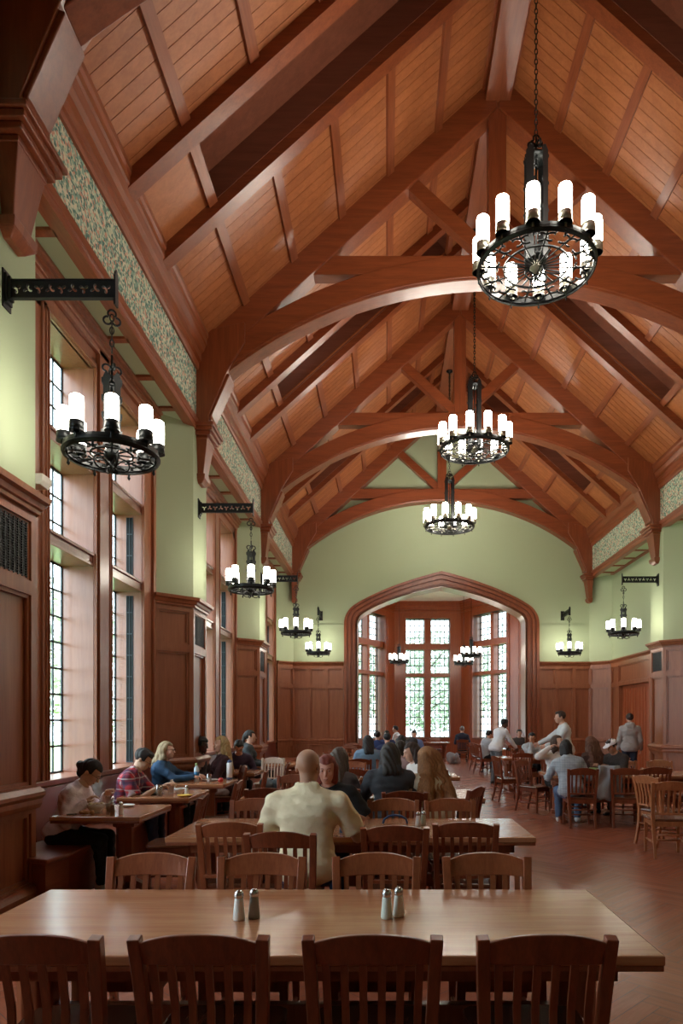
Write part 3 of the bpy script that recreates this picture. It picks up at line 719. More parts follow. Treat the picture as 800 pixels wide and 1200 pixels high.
def bracket(label):
    """local: wall plate at x=0, arm runs to +x; pendant hangs at x=.86"""
    e = empty('wall_bracket', (0, 0, 0), 0, label, 'bracket')
    m = MB(); m.box(0, .012, -.06, .06, -.16, .14); m.box(.012, .03, -.045, .045, -.12, .11); m.build('wall_plate', 'iron', e, bevel=.003)
    # pierced arm: strips above and below, webs between holes shaped as trefoils
    cu = bpy.data.curves.new('arm', 'CURVE'); cu.dimensions = '2D'; cu.fill_mode = 'BOTH'; cu.extrude = .012
    def poly(pts):
        sp = cu.splines.new('POLY'); sp.points.add(len(pts)-1); sp.use_cyclic_u = True
        for q, p in zip(sp.points, pts): q.co = (p[0], p[1], 0, 1)
    poly([(.02, -.064), (.86, -.064), (.86, .064), (.02, .064)])
    for k in range(9):
        cx = .09+k*.088; up = 1 if k % 2 else -1; pts = []
        for i in range(30):
            a = 2*PI*i/30+PI/2*up; r = .025+.016*cos(3*(a-PI/2*up)); pts.append((cx+r*cos(a), r*sin(a)))
        poly(pts[::-1])
    to = bpy.data.objects.new('tmp', cu); COL.objects.link(to); bpy.context.view_layer.update()
    me = bpy.data.meshes.new_from_object(to.evaluated_get(bpy.context.evaluated_depsgraph_get())); bpy.data.objects.remove(to)
    me.transform(Matrix.Rotation(PI/2, 4, 'X')); me.materials.clear(); me.materials.append(W['iron'])
    o = bpy.data.objects.new('pierced_arm', me); COL.objects.link(o); o.parent = e
    m = MB(); m.box(.02, .86, -.02, .02, .064, .074); m.box(.02, .86, -.02, .02, -.074, -.064); m.box(.02, .05, -.03, .03, -.09, .09); m.build('arm_flange', 'iron', e)
    m = MB(); m.box(.86, .875, -.03, .03, -.13, .10); m.prism([(-.03, .10), (.03, .10), (.018, .13), (0, .155), (-.018, .13)], .86, .875, 'x'); m.build('end_plate', 'iron', e)
    return e
B0 = None; P0 = None
side_l = [((XL, 5.38, 5.0), 0, 'on the nearest green pier at the left'), ((XL, 10.9, 5.0), 0, 'on the second green pier at the left'), ((XL, 16.3, 5.0), 0, 'on the third green pier at the left'),
          ((-2.12, YE-.0, 5.0), -PI/2, 'on the end wall left of the arch'), ((5.66, YE-.0, 5.0), -PI/2, 'on the end wall right of the arch'), ((XR, 16.4, 5.0), PI, 'on the green pier at the right'),
          ((XR, 10.9, 5.0), PI, 'added on the second right pier, out of the picture'), ((XR, 5.4, 5.0), PI, 'added on the first right pier, out of the picture')]  # unseen pair of lanterns, added for more light near the camera
for (loc, rz, w) in side_l:
    lb = 'pierced black iron bracket '+w; l2 = 'eight-lamp iron ring lantern on the bracket '+w
    if B0 is None: B0 = b = bracket(lb); b.location = loc; b.rotation_euler = (0, 0, rz)
    else: b = dup(B0, loc, rz, label=lb)
    b['group'] = 'pierced wall brackets'
    px, py = loc[0]+.835*cos(rz), loc[1]+.835*sin(rz); zr = 3.70
    if P0 is None:
        P0 = p = make_chandelier(False, 'hanging_lantern', l2, 'small ring lanterns on wall brackets')
        c = chain_mesh(4.80-zr-.80, .06, .005, .015).build('chain', 'iron', p); c.location = (0, 0, .80)
        mm = MB(); trefoil_link(mm, (0, 0, 1.07), .06, .008); mm.tube([(0, 0, .94), (0, 0, 1.02)], .006, 6); mm.build('trefoil', 'iron', p)
        p.location = (px, py, zr); p.rotation_euler = (0, 0, -math.atan2(px, py))
    else: p = dup(P0, (px, py, zr), -math.atan2(px, py), label=l2)
# small alcove pendants
for (x, y, z, lb) in ((.47, 26.2, 3.85, 'small two-tier lamp ring hanging at the left of the bay window'), (2.95, 26.2, 3.8, 'small lamp ring hanging at the right of the bay window, the lower one'), (3.12, 25.2, 4.0, 'small lamp ring hanging at the right of the bay window, nearer to the arch')):
    p = dup(P0, (x, y, z), .2, label=lb, group='lamp rings in the bay')
    for ch in list(p.children):
        if ch.name.startswith('chain') or ch.name.startswith('trefoil'): bpy.data.objects.remove(ch)
    MB().tube([(0, 0, .7), (0, 0, ZC-z)], .008, 6).build('rod', 'iron', p)
    MB().lathe([(.01, -.06), (.05, -.04), (.08, 0)], 14, (0, 0, ZC-z)).build('ceiling_rose', 'iron', p)
# ------------------------------------------------------------------ chairs and tables
def chair_proto(wm, sm):
    e = empty('dining_chair', (0, 0, 0), 0, 'x', 'chair')
    def post(x, z):        # centreline of a rear post: bends back above the seat and at the foot
        pts = [(0, .185, -.285), (.12, .183, -.255), (.30, .186, -.215), (.45, .192, -.205), (.6, .20, -.222), (.75, .206, -.25), (.888, .212, -.283)]
        for (a, xa, ya), (b, xb, yb) in zip(pts, pts[1:]):
            if z <= b: t = max(0, (z-a)/(b-a)); return (x*(xa+(xb-xa)*t), ya+(yb-ya)*t, z)
        return (x*pts[-1][1], pts[-1][2], z)
    for s in (-1, 1):
        m = MB(); zs = [0, .06, .12, .2, .3, .38, .45, .52, .6, .68, .76, .84, .888]
        m.tube([post(s, z) for z in zs], 0, rect=[(.030+.012*min(1, z/.4), .030+.010*min(1, z/.3)) for z in zs]); m.build('leg', wm, e, bevel=.004)
        m = MB(); m.tube([(s*.19, .185, 0), (s*.187, .182, .2), (s*.183, .178, .42)], 0, rect=[(.028, .028), (.036, .036), (.042, .042)]); m.build('leg', wm, e, bevel=.004)
    N = 14; vs = []; fs = []       # crest rail: bowed back, arched top
    for i in range(N+1):
        u = -1+2*i/N; x = u*.194; bow = -.022*(1-u*u); zt = .872+.034*(1-abs(u)**2.4); zb = .790+.006*(1-u*u)
        yt = -.275+bow-.012; yb = -.255+bow
        for y, z in ((yb-.011, zb), (yt-.011, zt), (yt+.011, zt), (yb+.011, zb)): vs.append((x, y, z))
    for i in range(N):
        for k in range(4): fs.append((i*4+k, i*4+(k+1) % 4, (i+1)*4+(k+1) % 4, (i+1)*4+k))
    fs += [(3, 2, 1, 0), tuple(N*4+k for k in range(4))]
    fs = [f[::-1] for f in fs]
    MB().add(vs, fs).build('crest_rail', wm, e, bevel=.005)
    MB().tube([(-.185, -.222, .515), (0, -.236, .515), (.185, -.222, .515)], 0, rect=(.024, .04)).build('lower_rail', wm, e, bevel=.004)
    for k in range(6):
        u = -1+2*(k+.5)/6; x0 = u*.178; x1 = u*.188; b0 = -.016*(1-u*u); b1 = -.022*(1-u*u)
        m = MB(); m.tube([(x0, -.222+b0, .525), (x0*.6+x1*.4, -.222+b0, .63), (x0*.3+x1*.7, -.238+b1, .72), (x1, -.257+b1, .80)], 0, rect=(.026, .012)); m.build('slat', wm, e)
    pts = []     # saddle seat outline
    out = [(-.2, -.215), (.2, -.215), (.222, -.05), (.232, .1), (.225, .19), (.2, .215), (.1, .228), (0, .232), (-.1, .228), (-.2, .215), (-.225, .19), (-.232, .1), (-.222, -.05)]
    MB().prism(out, .425, .458, 'z').build('seat', sm, e, bevel=.01)
    m = MB(); m.box(-.175, .175, .17, .19, .365, .425); m.box(-.175, .175, -.21, -.19, .365, .425)
    for s in (-1, 1): m.box(s*.185-.01, s*.185+.01, -.2, .18, .365, .425)
    m.build('apron', wm, e)
    for s in (-1, 1):
        MB().tube([(s*.184, -.235, .17), (s*.186, .182, .17)], .011, 8).build('stretcher', wm, e)
    MB().tube([(-.183, .02, .17), (.183, .02, .17)], .011, 8).build('stretcher', wm, e)
    MB().tube([(-.183, .182, .27), (.183, .182, .27)], .011, 8).build('stretcher', wm, e)
    MB().tube([(-.183, -.225, .27), (.183, -.225, .27)], .011, 8).build('stretcher', wm, e)
    return e
PROTO = {}
def chair(x, y, yaw, label, group=None, kind='chair', seat='seat'):
    k = (kind, seat)
    if k not in PROTO: c = PROTO[k] = chair_proto(kind, seat); c.location = (x, y, 0); c.rotation_euler = (0, 0, R_(yaw)); c['label'] = label
    else: c = dup(PROTO[k], (x, y, 0), R_(yaw), label=label)
    if group: c['group'] = group
    elif 'group' in c: del c['group']
    return c
TP = {}
def table(name, x0, x1, y0, y1, label, group, rz=0):
    w, d = x1-x0, y1-y0; key = (round(w, 2), round(d, 2)); loc = ((x0+x1)/2, (y0+y1)/2, 0)
    if key in TP: return dup(TP[key], loc, rz, label=label, group=group)
    e = TP[key] = empty(name, loc, rz, label, 'table', group)
    m = MB(); m.box(-w/2, w/2, -d/2, d/2, .712, .75); m.build('tabletop', 'top', e, bevel=.006)
    m = MB(); m.box(-w/2+.004, w/2-.004, -d/2+.004, d/2-.004, .69, .712); m.build('top_edge', 'topedge', e, bevel=.004)
    if w > 1.5:
        m = MB()
        for a, b, c_, q in ((-w/2+.14, w/2-.14, -d/2+.1, -d/2+.125), (-w/2+.14, w/2-.14, d/2-.125, d/2-.1), (-w/2+.14, -w/2+.165, -d/2+.1, d/2-.1), (w/2-.165, w/2-.14, -d/2+.1, d/2-.1)): m.box(a, b, c_, q, .62, .69)
        m.build('apron', 'topedge', e)
        for s in (-1, 1):
            xx = s*(w/2-.19)
            m = MB(); n = 8; m.M = Matrix.Translation((xx, 0, 0)); oc = lambda r: [(r*cos(PI/4*k+PI/8), r*sin(PI/4*k+PI/8)) for k in range(8)]
            m.prism(oc(.085), .12, .62); m.prism(oc(.11), .10, .17); m.prism(oc(.105), .56, .63); m.build('pedestal', 'topedge', e, bevel=.006)
            m = MB(); m.M = Matrix.Translation((xx, 0, 0)); L = d/2-.08
            m.prism([(-L, 0), (-L+.14, 0), (-L+.18, .02), (L-.18, .02), (L-.14, 0), (L, 0), (L, .05), (L-.1, .085), (.14, .12), (-.14, .12), (-L+.1, .085), (-L, .05)], -.055, .055, 'x'); m.build('foot', 'topedge', e, bevel=.006)
            m = MB(); m.M = Matrix.Translation((xx, 0, 0)); m.prism([(-L+.05, .69), (-L+.05, .65), (-.2, .60), (.2, .60), (L-.05, .65), (L-.05, .69)], -.045, .045, 'x'); m.build('bearer', 'topedge', e)
        MB().box(-w/2+.2, w/2-.2, -.025, .025, .28, .38).build('stretcher', 'topedge', e, bevel=.005)
    else:
        m = MB(); m.M = Matrix.Translation((.1, 0, 0)); oc = lambda r: [(r*cos(PI/4*k+PI/8), r*sin(PI/4*k+PI/8)) for k in range(8)]
        m.prism(oc(.08), .10, .66); m.prism(oc(.11), .60, .69); m.prism(oc(.105), .08, .15); m.build('pedestal', 'topedge', e, bevel=.006)
        for k in range(2):
            m = MB(); m.M = Matrix.Translation((.1, 0, 0)) @ Matrix.Rotation(PI/2*k, 4, 'Z'); m.prism([(-.22, 0), (-.17, 0), (-.14, .02), (.14, .02), (.17, 0), (.22, 0), (.22, .045), (.1, .10), (-.1, .10), (-.22, .045)], -.045, .045, 'x'); m.build('foot', 'topedge', e)
    return e
ORD = ['first', 'second', 'third', 'fourth', 'fifth', 'sixth', 'seventh', 'eighth']
LT = []      # long tables of the main row, y0
TG = 'long tables of the main row'
for i, (x0, y0) in enumerate([(-1.70, 2.47), (-1.62, 4.98), (-1.62, 7.52), (-1.6, 10.35), (-1.6, 13.1), (-1.6, 15.6), (-1.6, 18.1), (-1.6, 20.4)]):
    LT.append((x0, y0)); table('dining_table', x0, x0+2.71, y0, y0+.98, 'long wooden dining table, %s in the main row %s' % (ORD[i], 'from the camera'), TG)
CG = 'slat-back chairs at the long tables of the main row'
def row(xs, y, yaw, side, ti, lits=(), **k):
    for j, x in enumerate(xs):
        dy = 0
        if isinstance(x, tuple): x, dy = x
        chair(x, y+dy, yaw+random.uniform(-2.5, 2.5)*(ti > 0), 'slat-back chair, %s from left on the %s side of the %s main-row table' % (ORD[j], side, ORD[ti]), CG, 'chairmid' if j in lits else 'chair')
row([-1.17, -.619, -.047, .528], 2.53, 0, 'near', 0)
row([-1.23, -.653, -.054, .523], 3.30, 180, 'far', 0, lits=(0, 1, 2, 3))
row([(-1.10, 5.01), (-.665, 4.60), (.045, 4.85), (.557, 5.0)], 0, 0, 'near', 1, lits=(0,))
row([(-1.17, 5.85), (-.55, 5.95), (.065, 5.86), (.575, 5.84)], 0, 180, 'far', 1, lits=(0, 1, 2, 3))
row([(-1.25, 7.4), (-.52, 7.40), (.17, 7.10)], 0, 0, 'near', 2)
chair(.70, 7.34, 62, 'slat-back chair turned sideways to the right of the woman with long auburn hair', CG)
row([-1.2, -.6, .02, .6], 8.6, 180, 'far', 2)
row([-1.2, -.5, .1, .66], 10.25, 0, 'near', 3)
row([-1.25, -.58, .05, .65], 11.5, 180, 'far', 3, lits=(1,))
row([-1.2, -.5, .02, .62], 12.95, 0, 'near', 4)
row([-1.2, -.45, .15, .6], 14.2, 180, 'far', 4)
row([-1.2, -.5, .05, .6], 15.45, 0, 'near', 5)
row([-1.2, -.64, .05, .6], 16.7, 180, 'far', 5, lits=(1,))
row([-1.0, -.2, .55], 17.95, 0, 'near', 6)
row([-1.1, -.3, .5], 19.25, 180, 'far', 6)
row([-.9, .1], 20.25, 0, 'near', 7)
row([-1.1, .3], 21.5, 180, 'far', 7)
# window-side tables
BT = [(6.05, 'nearest'), (7.55, 'second nearest'), (9.15, 'third')]
WTG = 'small tables along the window bench'
for (y, w), wd in zip(BT, ('with the bowl and pale drink', 'with the yellow food and milk carton', 'with the water bottle and apple')):
    table('bench_table', -2.99, -2.19, y, y+.9, '%s small wooden table along the window bench, %s' % (w, wd), WTG)
table('bench_table', -2.95, -2.15, 11.1, 12.0, 'small wooden table by the bench behind the blonde woman, in front of the third window', WTG)
table('bench_table', -2.45, -1.65, 13.4, 14.3, 'small wooden table by the bench in the second window bay', WTG)
chair(-2.02, 6.48, 96, 'slat-back chair seen side-on at the nearest bench table, empty', 'chairs facing the window bench')
chair(-2.02, 8.02, 94, 'slat-back chair seen side-on at the second bench table, empty', 'chairs facing the window bench')
chair(-2.0, 9.75, 95, 'slat-back chair seen side-on at the third bench table, empty', 'chairs facing the window bench')
chair(-2.5, 10.60, 112, 'slat-back chair the blonde woman in maroon sits on', 'chairs facing the window bench')
chair(-1.95, 11.55, 100, 'slat-back chair at the bench table behind the blonde woman', 'chairs facing the window bench')
chair(-2.2, 12.75, 172, 'slat-back chair, window glare painted into its wood, standing behind the third bench table', None, 'chairglare', 'chairglare')
chair(-1.55, 13.85, 100, 'dark slat-back chair behind and right of the glare-whitened chair', 'chairs facing the window bench')
# tables on the right
RG = 'long tables on the right'
table('dining_table', 2.58, 5.29, 10.6, 11.58, 'long wooden table on the right with the white-capped person, trestle foot showing', RG)
table('dining_table', 2.66, 5.37, 15.6, 16.58, 'long wooden table on the right behind the one with the white-capped person', RG)
table('dining_table', 4.0, 6.71, 7.6, 8.58, 'long wooden table at the right edge beyond the near chairs', RG)
CR = 'slat-back chairs on the right'
chair(2.93, 10.42, -3, 'slat-back chair in which the woman in the grey checked jacket sits', CR)
chair(3.63, 10.42, -14, 'slat-back chair with a grey jacket hung on it, on the right', CR)
chair(4.10, 10.62, -4, 'slat-back chair just right of the one with the grey jacket', CR)
chair(4.72, 10.5, 4, 'slat-back chair cut by the right edge behind the near pair', CR)
chair(2.62, 12.1, 222, 'slat-back chair turned at the left corner behind the woman in white', CR)
chair(3.05, 12.05, 180, 'slat-back chair the woman in the white blouse sits on', CR)
chair(3.72, 12.15, 176, 'slat-back chair under the long auburn hair on the right', CR)
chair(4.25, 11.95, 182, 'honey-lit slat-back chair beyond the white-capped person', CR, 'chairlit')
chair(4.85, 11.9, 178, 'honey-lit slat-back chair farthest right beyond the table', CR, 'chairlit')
chair(3.34, 8.18, -8, 'honey-lit slat-back chair at the right edge, nearest on that side', CR, 'chairlit')
chair(3.58, 8.86, -68, 'honey-lit slat-back chair seen edge-on beside the nearest right-hand chair', CR, 'chairlit')
chair(2.45, 13.7, -80, 'slat-back chair seen side-on by the standing man in white', CR)
chair(2.98, 15.3, 2, 'slat-back chair at the near side of the rear right table', CR)
chair(3.65, 15.35, -2, 'slat-back chair right of the one at the rear right table corner', CR)
chair(4.3, 15.3, 3, 'slat-back chair hidden behind the auburn-haired woman at the rear table', CR)
chair(3.58, 16.95, 180, 'slat-back chair of the man resting his chin on his hand', CR)
chair(4.4, 16.9, 180, 'slat-back chair at the far side of the rear right table', CR)
# beyond the arch
AG = 'furniture in the bay beyond the arch'
table('bay_table', 3.2, 4.5, 20.6, 21.5, 'wooden table just before the arch on the right, people seated at it', AG)
table('bay_table', .7, 2.5, 26.9, 27.8, 'wooden table under the middle bay window', AG)
table('bay_table', -.9, .9, 24.4, 25.3, 'wooden table in the left of the bay', AG)
chair(2.9, 26.15, -6, 'slat-back chair of the grey-haired man in navy in the bay', AG)
chair(3.0, 20.9, -70, 'slat-back chair at the left end of the table before the arch', AG)
chair(3.05, 22.4, -75, 'slat-back chair just inside the arch on the right', AG)
chair(3.75, 20.45, 0, 'slat-back chair on the near side of the table before the arch', AG)
chair(1.3, 26.6, 0, 'slat-back chair before the table under the middle bay window', AG)
chair(2.0, 28.1, 180, 'slat-back chair between the bay table and the middle window', AG)
chair(.38, 26.9, 60, 'slat-back chair of the person in white at the left of the bay', AG)
chair(-.3, 24.1, 0, 'slat-back chair on the near side of the left bay table', AG)
chair(.4, 24.05, 5, 'slat-back chair right of its twin at the left bay table', AG)
# window bench
for i, t in enumerate((TY[1], TY[2], TY[3])):
    e = empty('window_bench', (XLW, t+2.76, 0), 0, 'built-in wooden bench under the %s tall window on the left' % ORD[i], 'bench', 'built-in window benches')
    y0, y1 = -2.6, 2.62; c = .35; sx = .72
    pl_ = [(.0, y0+c), (.50, y0+c-.05), (sx-.06, y0+.04), (sx, y0+.35), (sx, y1-.35), (sx-.06, y1-.04), (.5, y1-c+.05), (0, y1-c)]
    if i == 0: pl_[1] = (.50, y0+.1)
    m = MB(); m.prism(pl_, .41, .45); m.build('seat', 'bench', e, bevel=.012)
    inn = [(x*.93, y*.975) for x, y in pl_]; m = MB(); m.prism(inn, 0, .41); m.build('base', 'bench', e)
    m = MB(); m.prism([(.0, .45), (.16, .45), (.05, .93), (.0, .93)], y0+.85, y1-.85, 'y'); m.build('backrest', plain('bench_back_%d' % i, (.14, .022, .015), .35, coat=.3), e, bevel=.01)
# ------------------------------------------------------------------ small things
def shaker(x, y, z, mat, label, s=1.):
    e = empty('shaker', (x, y, z), 0, label, 'shaker', 'salt and pepper shakers'); e.scale = (s,)*3
    MB().lathe([(.0, 0), (.021, 0), (.023, .006), (.022, .02), (.017, .075), (.0155, .085)], 16).build('glass_body', mat, e)
    MB().lathe([(.0165, .083), (.018, .085), (.018, .098), (.015, .108), (.008, .113), (0, .114)], 16).build('metal_cap', 'steel', e)
SH = [(-.632, 2.92, 'saltw', 'left shaker of the left pair on the nearest table, white salt'), (-.572, 2.945, 'pepper', 'right shaker of the left pair on the nearest table, grey pepper'),
      (.0, 2.94, 'green_salt', 'left shaker of the right pair on the nearest table, pale green'), (.052, 2.975, 'saltw', 'right shaker of the right pair on the nearest table, white'),
      (.255, 5.55, 'saltw', 'left white shaker on the second main-row table'), (.30, 5.58, 'green_salt', 'right shaker on the second main-row table, pale green'),
      (-2.49, 6.2, 'brownpep', 'brown pepper shaker on the nearest bench table'), (-2.42, 6.22, 'saltw', 'white salt shaker on the nearest bench table'),
      (-2.30, 7.85, 'saltw', 'white shaker on the second bench table beside the bowl')]
for x, y, m_, l in SH: shaker(x, y, .75, m_, l, 1.12 if y < 4 else 1)
def thing(name, mb, mat, loc, label, cat, group=None, rz=0, bevel=0):
    o = mb.build(name, mat, bevel=bevel); o.location = loc; o.rotation_euler = (0, 0, rz); o['label'] = label; o['category'] = cat
    if group: o['group'] = group
    return o
def bowl(loc, s, label, food=None, mat='china'):
    e = empty('bowl', loc, 0, label, 'bowl'); m = MB()
    m.lathe([(0, 0), (.035*s, 0), (.04*s, .008), (.07*s, .045*s), (.08*s, .08*s), (.075*s, .08*s), (.064*s, .045*s), (.03*s, .014), (0, .012)], 24); m.build('bowl_shell', mat, e)
    if food:
        m = MB(); rg = random.Random(len(label))
        for k in range(16): a = rg.random()*6.28; r = .055*s*math.sqrt(rg.random()); m.ball((r*cos(a), r*sin(a), .062*s+rg.random()*.02), (.02*s, .016*s, .013*s), 7, 5)
        m.build('food', food, e, kind='stuff')
    return e
def plate(loc, r, label, mat='china'):
    m = MB(); m.lathe([(0, 0), (r*.55, 0), (r*.62, .004), (r, .016), (r, .02), (r*.6, .009), (0, .008)], 28); return thing('plate', m, mat, loc, label, 'plate', 'plates and trays')
def glass(loc, h, r, label, fill=None, name='drinking_glass'):
    e = empty(name, loc, 0, label, 'glass'); MB().lathe([(r*.8, 0), (r, h), (r*.93, h), (r*.75, .006), (0, .006)], 18).build('tumbler', 'cup', e)
    if fill: MB().lathe([(0, .007), (r*.74, .007), (r*.84, h*.55), (0, h*.55)], 16).build('drink', fill, e)
    return e
Mf = {'rice': plain('rice', (.75, .68, .5), .6), 'bread': plain('bread', (.42, .22, .1), .7, .3), 'yell': plain('yellow_food', (.75, .5, .08), .5, .3), 'milk': plain('milky_drink', (.7, .62, .52), .4),
      'clothgrey': plain('grey_jacket', (.36, .38, .42), .9, .3, 14), 'blue': plain('blue_plastic', (.02, .14, .32), .2), 'navyp': plain('navy_plastic', (.02, .05, .14), .35), 'whitep': plain('white_plastic', (.85, .85, .87), .3),
      'red': plain('apple_skin', (.42, .02, .02), .25), 'greenc': plain('green_carton', (.3, .42, .16), .5), 'clear': plain('clear_bottle', (.55, .66, .72), .12), 'paper': plain('paper', (.8, .79, .76), .7),
      'denim': plain('pale_denim', (.3, .42, .52), .9, .3, 12), 'yellowp': plain('yellow_label', (.8, .6, .08), .4), 'black': plain('black_plastic', (.01, .01, .012), .3), 'orange': plain('orange_cloth', (.6, .14, .04), .8, .3, 14)}
def scatter(name, mat, loc, label, cat, n, sp, sz, seed=1):
    m = MB(); rg = random.Random(seed)
    for k in range(n): m.ball((rg.uniform(-sp, sp), rg.uniform(-sp*.7, sp*.7), sz[2]*.8+rg.random()*sz[2]), (sz[0]*rg.uniform(.7, 1.2), sz[1]*rg.uniform(.7, 1.2), sz[2]), 7, 5)
    return thing(name, m, mat, loc, label, cat)
T = .75
# nearest bench table
bowl((-2.70, 6.34, T), 1.05, 'white bowl of rice on the nearest bench table, before the woman with the bun', Mf['rice'])
glass((-2.58, 6.36, T), .15, .038, 'clear glass of milky drink on the nearest bench table', Mf['milk'])
plate((-2.58, 6.78, T), .08, 'small white plate beyond the glass on the nearest bench table')
scatter('bread_roll', Mf['bread'], (-2.72, 6.2, T), 'brown bread pieces on the nearest bench table in front of the bowl', 'bread', 9, .045, (.025, .02, .016), 3)
thing('phone', MB().box(-.035, .035, -.07, .07, 0, .009), Mf['black'], (-2.86, 6.24, T), 'dark phone lying by the elbow on the nearest bench table', 'phone', bevel=.003)
# second bench table
p_ = plate((-2.74, 7.95, T), .13, 'dark round plate of food before the man in the plaid shirt', 'grille')
scatter('fries', Mf['yell'], (-2.73, 7.96, T+.016), 'yellow fries heaped on the dark plate', 'food', 16, .06, (.03, .01, .01), 4)
glass((-2.58, 7.74, T), .13, .04, 'glass of pale drink on the second bench table', Mf['milk'])
bowl((-2.42, 7.98, T), .85, 'white bowl on the second bench table right of the drink')
m = MB(); m.box(-.035, .035, -.035, .035, 0, .1); m.prism([(-.035, .1), (.035, .1), (.006, .14), (.006, .155), (-.006, .155), (-.006, .14)], -.035, .035, 'y'); thing('milk_carton', m, Mf['paper'], (-2.55, 8.1, T), 'small white milk carton on the second bench table', 'carton')
plate((-2.27, 7.68, T), .085, 'yellow plate at the near right corner of the second bench table', Mf['yell'])
# third bench table
def bottle(loc, h, r, body, cap, label, band=None, bandm=None, slim=False):
    e = empty('water_bottle', loc, 0, label, 'bottle')
    MB().lathe([(0, 0), (r, 0), (r, h*.62), (r*.92, h*.7), (r*.42, h*.86), (r*.4, h*.9)] if slim else [(0, 0), (r, 0), (r, h*.8), (r*.8, h*.85), (r*.75, h*.87)], 18).build('bottle_body', body, e)
    MB().lathe([(r*.45, h*.88), (r*.48, h*.9), (r*.48, h), (0, h)] if slim else [(r*.82, h*.85), (r*.85, h*.87), (r*.85, h*.95), (r*.35, h*.96), (r*.3, h), (0, h)], 16).build('bottle_cap', cap, e)
    if band: MB().lathe([(r*1.01, h*band[0]), (r*1.02, h*band[0]), (r*1.02, h*band[1]), (r*1.01, h*band[1])], 18).build('bottle_label', bandm, e)
    return e
bottle((-2.66, 9.55, T), .26, .036, Mf['clear'], Mf['greenc'], 'clear plastic water bottle with green cap on the third bench table', (.28, .55), Mf['blue'], True)
glass((-2.42, 9.3, T), .13, .036, 'frosted glass on the third bench table left of the apple', Mf['whitep'])
plate((-2.52, 9.75, T), .11, 'white plate on the third bench table behind the glass')
m = MB(); m.ball((0, 0, .036), (.038, .038, .036), 14, 10); o = thing('apple', m, Mf['red'], (-2.29, 9.42, T), 'red apple on the third bench table', 'apple')
MB().tube([(0, 0, .066), (.004, 0, .085)], .002, 5).build('stem', 'bark', o)
bottle((-2.29, 9.95, T), .29, .042, Mf['whitep'], Mf['navyp'], 'tall white bottle with navy lid beside the apple', (0, .1), Mf['navyp'])
# main row, second table
bottle((-.325, 5.22, T), .235, .037, Mf['blue'], Mf['black'], 'blue patterned drink bottle beside the bald man', (.35, .7), plain('bottle_art', (.05, .3, .42), .3))
m = MB(); m.tube([(-.1, 0, 0), (-.09, 0, .035), (-.05, 0, .06), (0, 0, .068), (.05, 0, .06), (.09, 0, .035), (.1, 0, 0)], .009, 8); thing('headband', m, Mf['navyp'], (.07, 5.62, T+.008), 'curved navy headphone band standing on the second main-row table', 'headphones')
# third table: cup with sticks
e = empty('paper_cup', (-.40, 7.95, T), 0, 'white paper cup with two wooden sticks on the third main-row table', 'cup')
MB().lathe([(0, 0), (.045, 0), (.055, .12), (.05, .12), (.04, .008), (0, .008)], 18).build('cup_body', 'china', e)
for a in (.05, .12): MB().tube([(0, 0, .02), (a*.8, .02, .2)], .004, 6).build('stick', Mf['rice'], e)
glass((.28, 8.1, T), .13, .035, 'clear glass on the third main-row table before the dark-haired woman', Mf['whitep'])
glass((.36, 8.2, T), .12, .035, 'second clear glass beside it on the third main-row table', Mf['whitep'])
thing('phone', MB().box(-.04, .04, -.075, .075, 0, .01), Mf['black'], (-.3, 7.75, T), 'dark phone lying on the third main-row table', 'phone', bevel=.003)
scatter('folded_jacket', Mf['denim'], (-1.0, 13.5, T), 'pale blue folded jacket lying on a far main-row table', 'jacket', 12, .22, (.1, .09, .035), 6)
scatter('paper_pile', Mf['paper'], (-1.25, 13.35, T), 'white papers and wrappers left of the pale blue jacket', 'papers', 8, .12, (.1, .07, .012), 8)
scatter('dark_bag', Mf['black'], (-1.1, 18.5, T), 'dark bag lying on a farther main-row table', 'bag', 10, .2, (.1, .08, .04), 9)
# right table
m = MB(); m.lathe([(0, 0), (.06, 0), (.075, .1), (.07, .1), (.055, .008), (0, .008)], 18); thing('green_container', m, Mf['greenc'], (3.32, 10.95, T), 'pale green tub on the right table', 'tub')
scatter('yellow_wrapper', Mf['yell'], (3.62, 10.85, T), 'yellow wrapper on the right table beside the tub', 'wrapper', 5, .04, (.03, .02, .012), 2)
# grey jacket hung on the chair
m = MB()
N, K = 14, 12; vs = []; fs = []
for i in range(N+1):
    for k in range(K+1):
        u = i/N-.5; v = k/K; vs.append((u*.34*(1+.25*v)+.02*sin(v*7), -.02-.03*sin(u*9+v*4)-.03*v, -.52*v-.02*cos(u*11)*v))
for i in range(N):
    for k in range(K): a = i*(K+1)+k; fs.append((a, a+1, a+K+2, a+K+1))
m.add(vs, fs, True); o = thing('grey_jacket', m, Mf['clothgrey'], (3.36, 10.32, .93), 'grey jacket hanging down between two chairs on the right', 'jacket', rz=.1)
s_ = o.modifiers.new('s', 'SOLIDIFY'); s_.thickness = .03
scatter('blue_cloth', Mf['clothgrey'], (3.95, 8.75, .0), 'light blue-grey bag at the right edge', 'bag', 10, .12, (.09, .08, .08), 5)
scatter('backpack', Mf['clothgrey'], (2.5, 25.6, 0), 'grey backpack on the floor left of the navy-clad man in the bay', 'backpack', 14, .14, (.13, .12, .16), 12)
scatter('denim_bag', Mf['denim'], (-1.98, 11.6, .46), 'blue and orange bag heaped on the chair behind the bench tables', 'bag', 9, .12, (.09, .08, .07), 14)

for sg, (x, y, w) in enumerate(((-3.27, 6.42, 'left, just behind the nearest pier'), (6.78, 15.3, 'right, beside the panelled pier'))):
    m = MB(); m.prism([(-.09, 0), (.05, 0), (.08, .04), (.08, .10), (-.09, .10)], -.09, .09, 'y'); o = thing('wall_light', m, 'white', (x, y, 3.80), 'small pale wall light fitting high on the '+w, 'light fitting', bevel=.006)
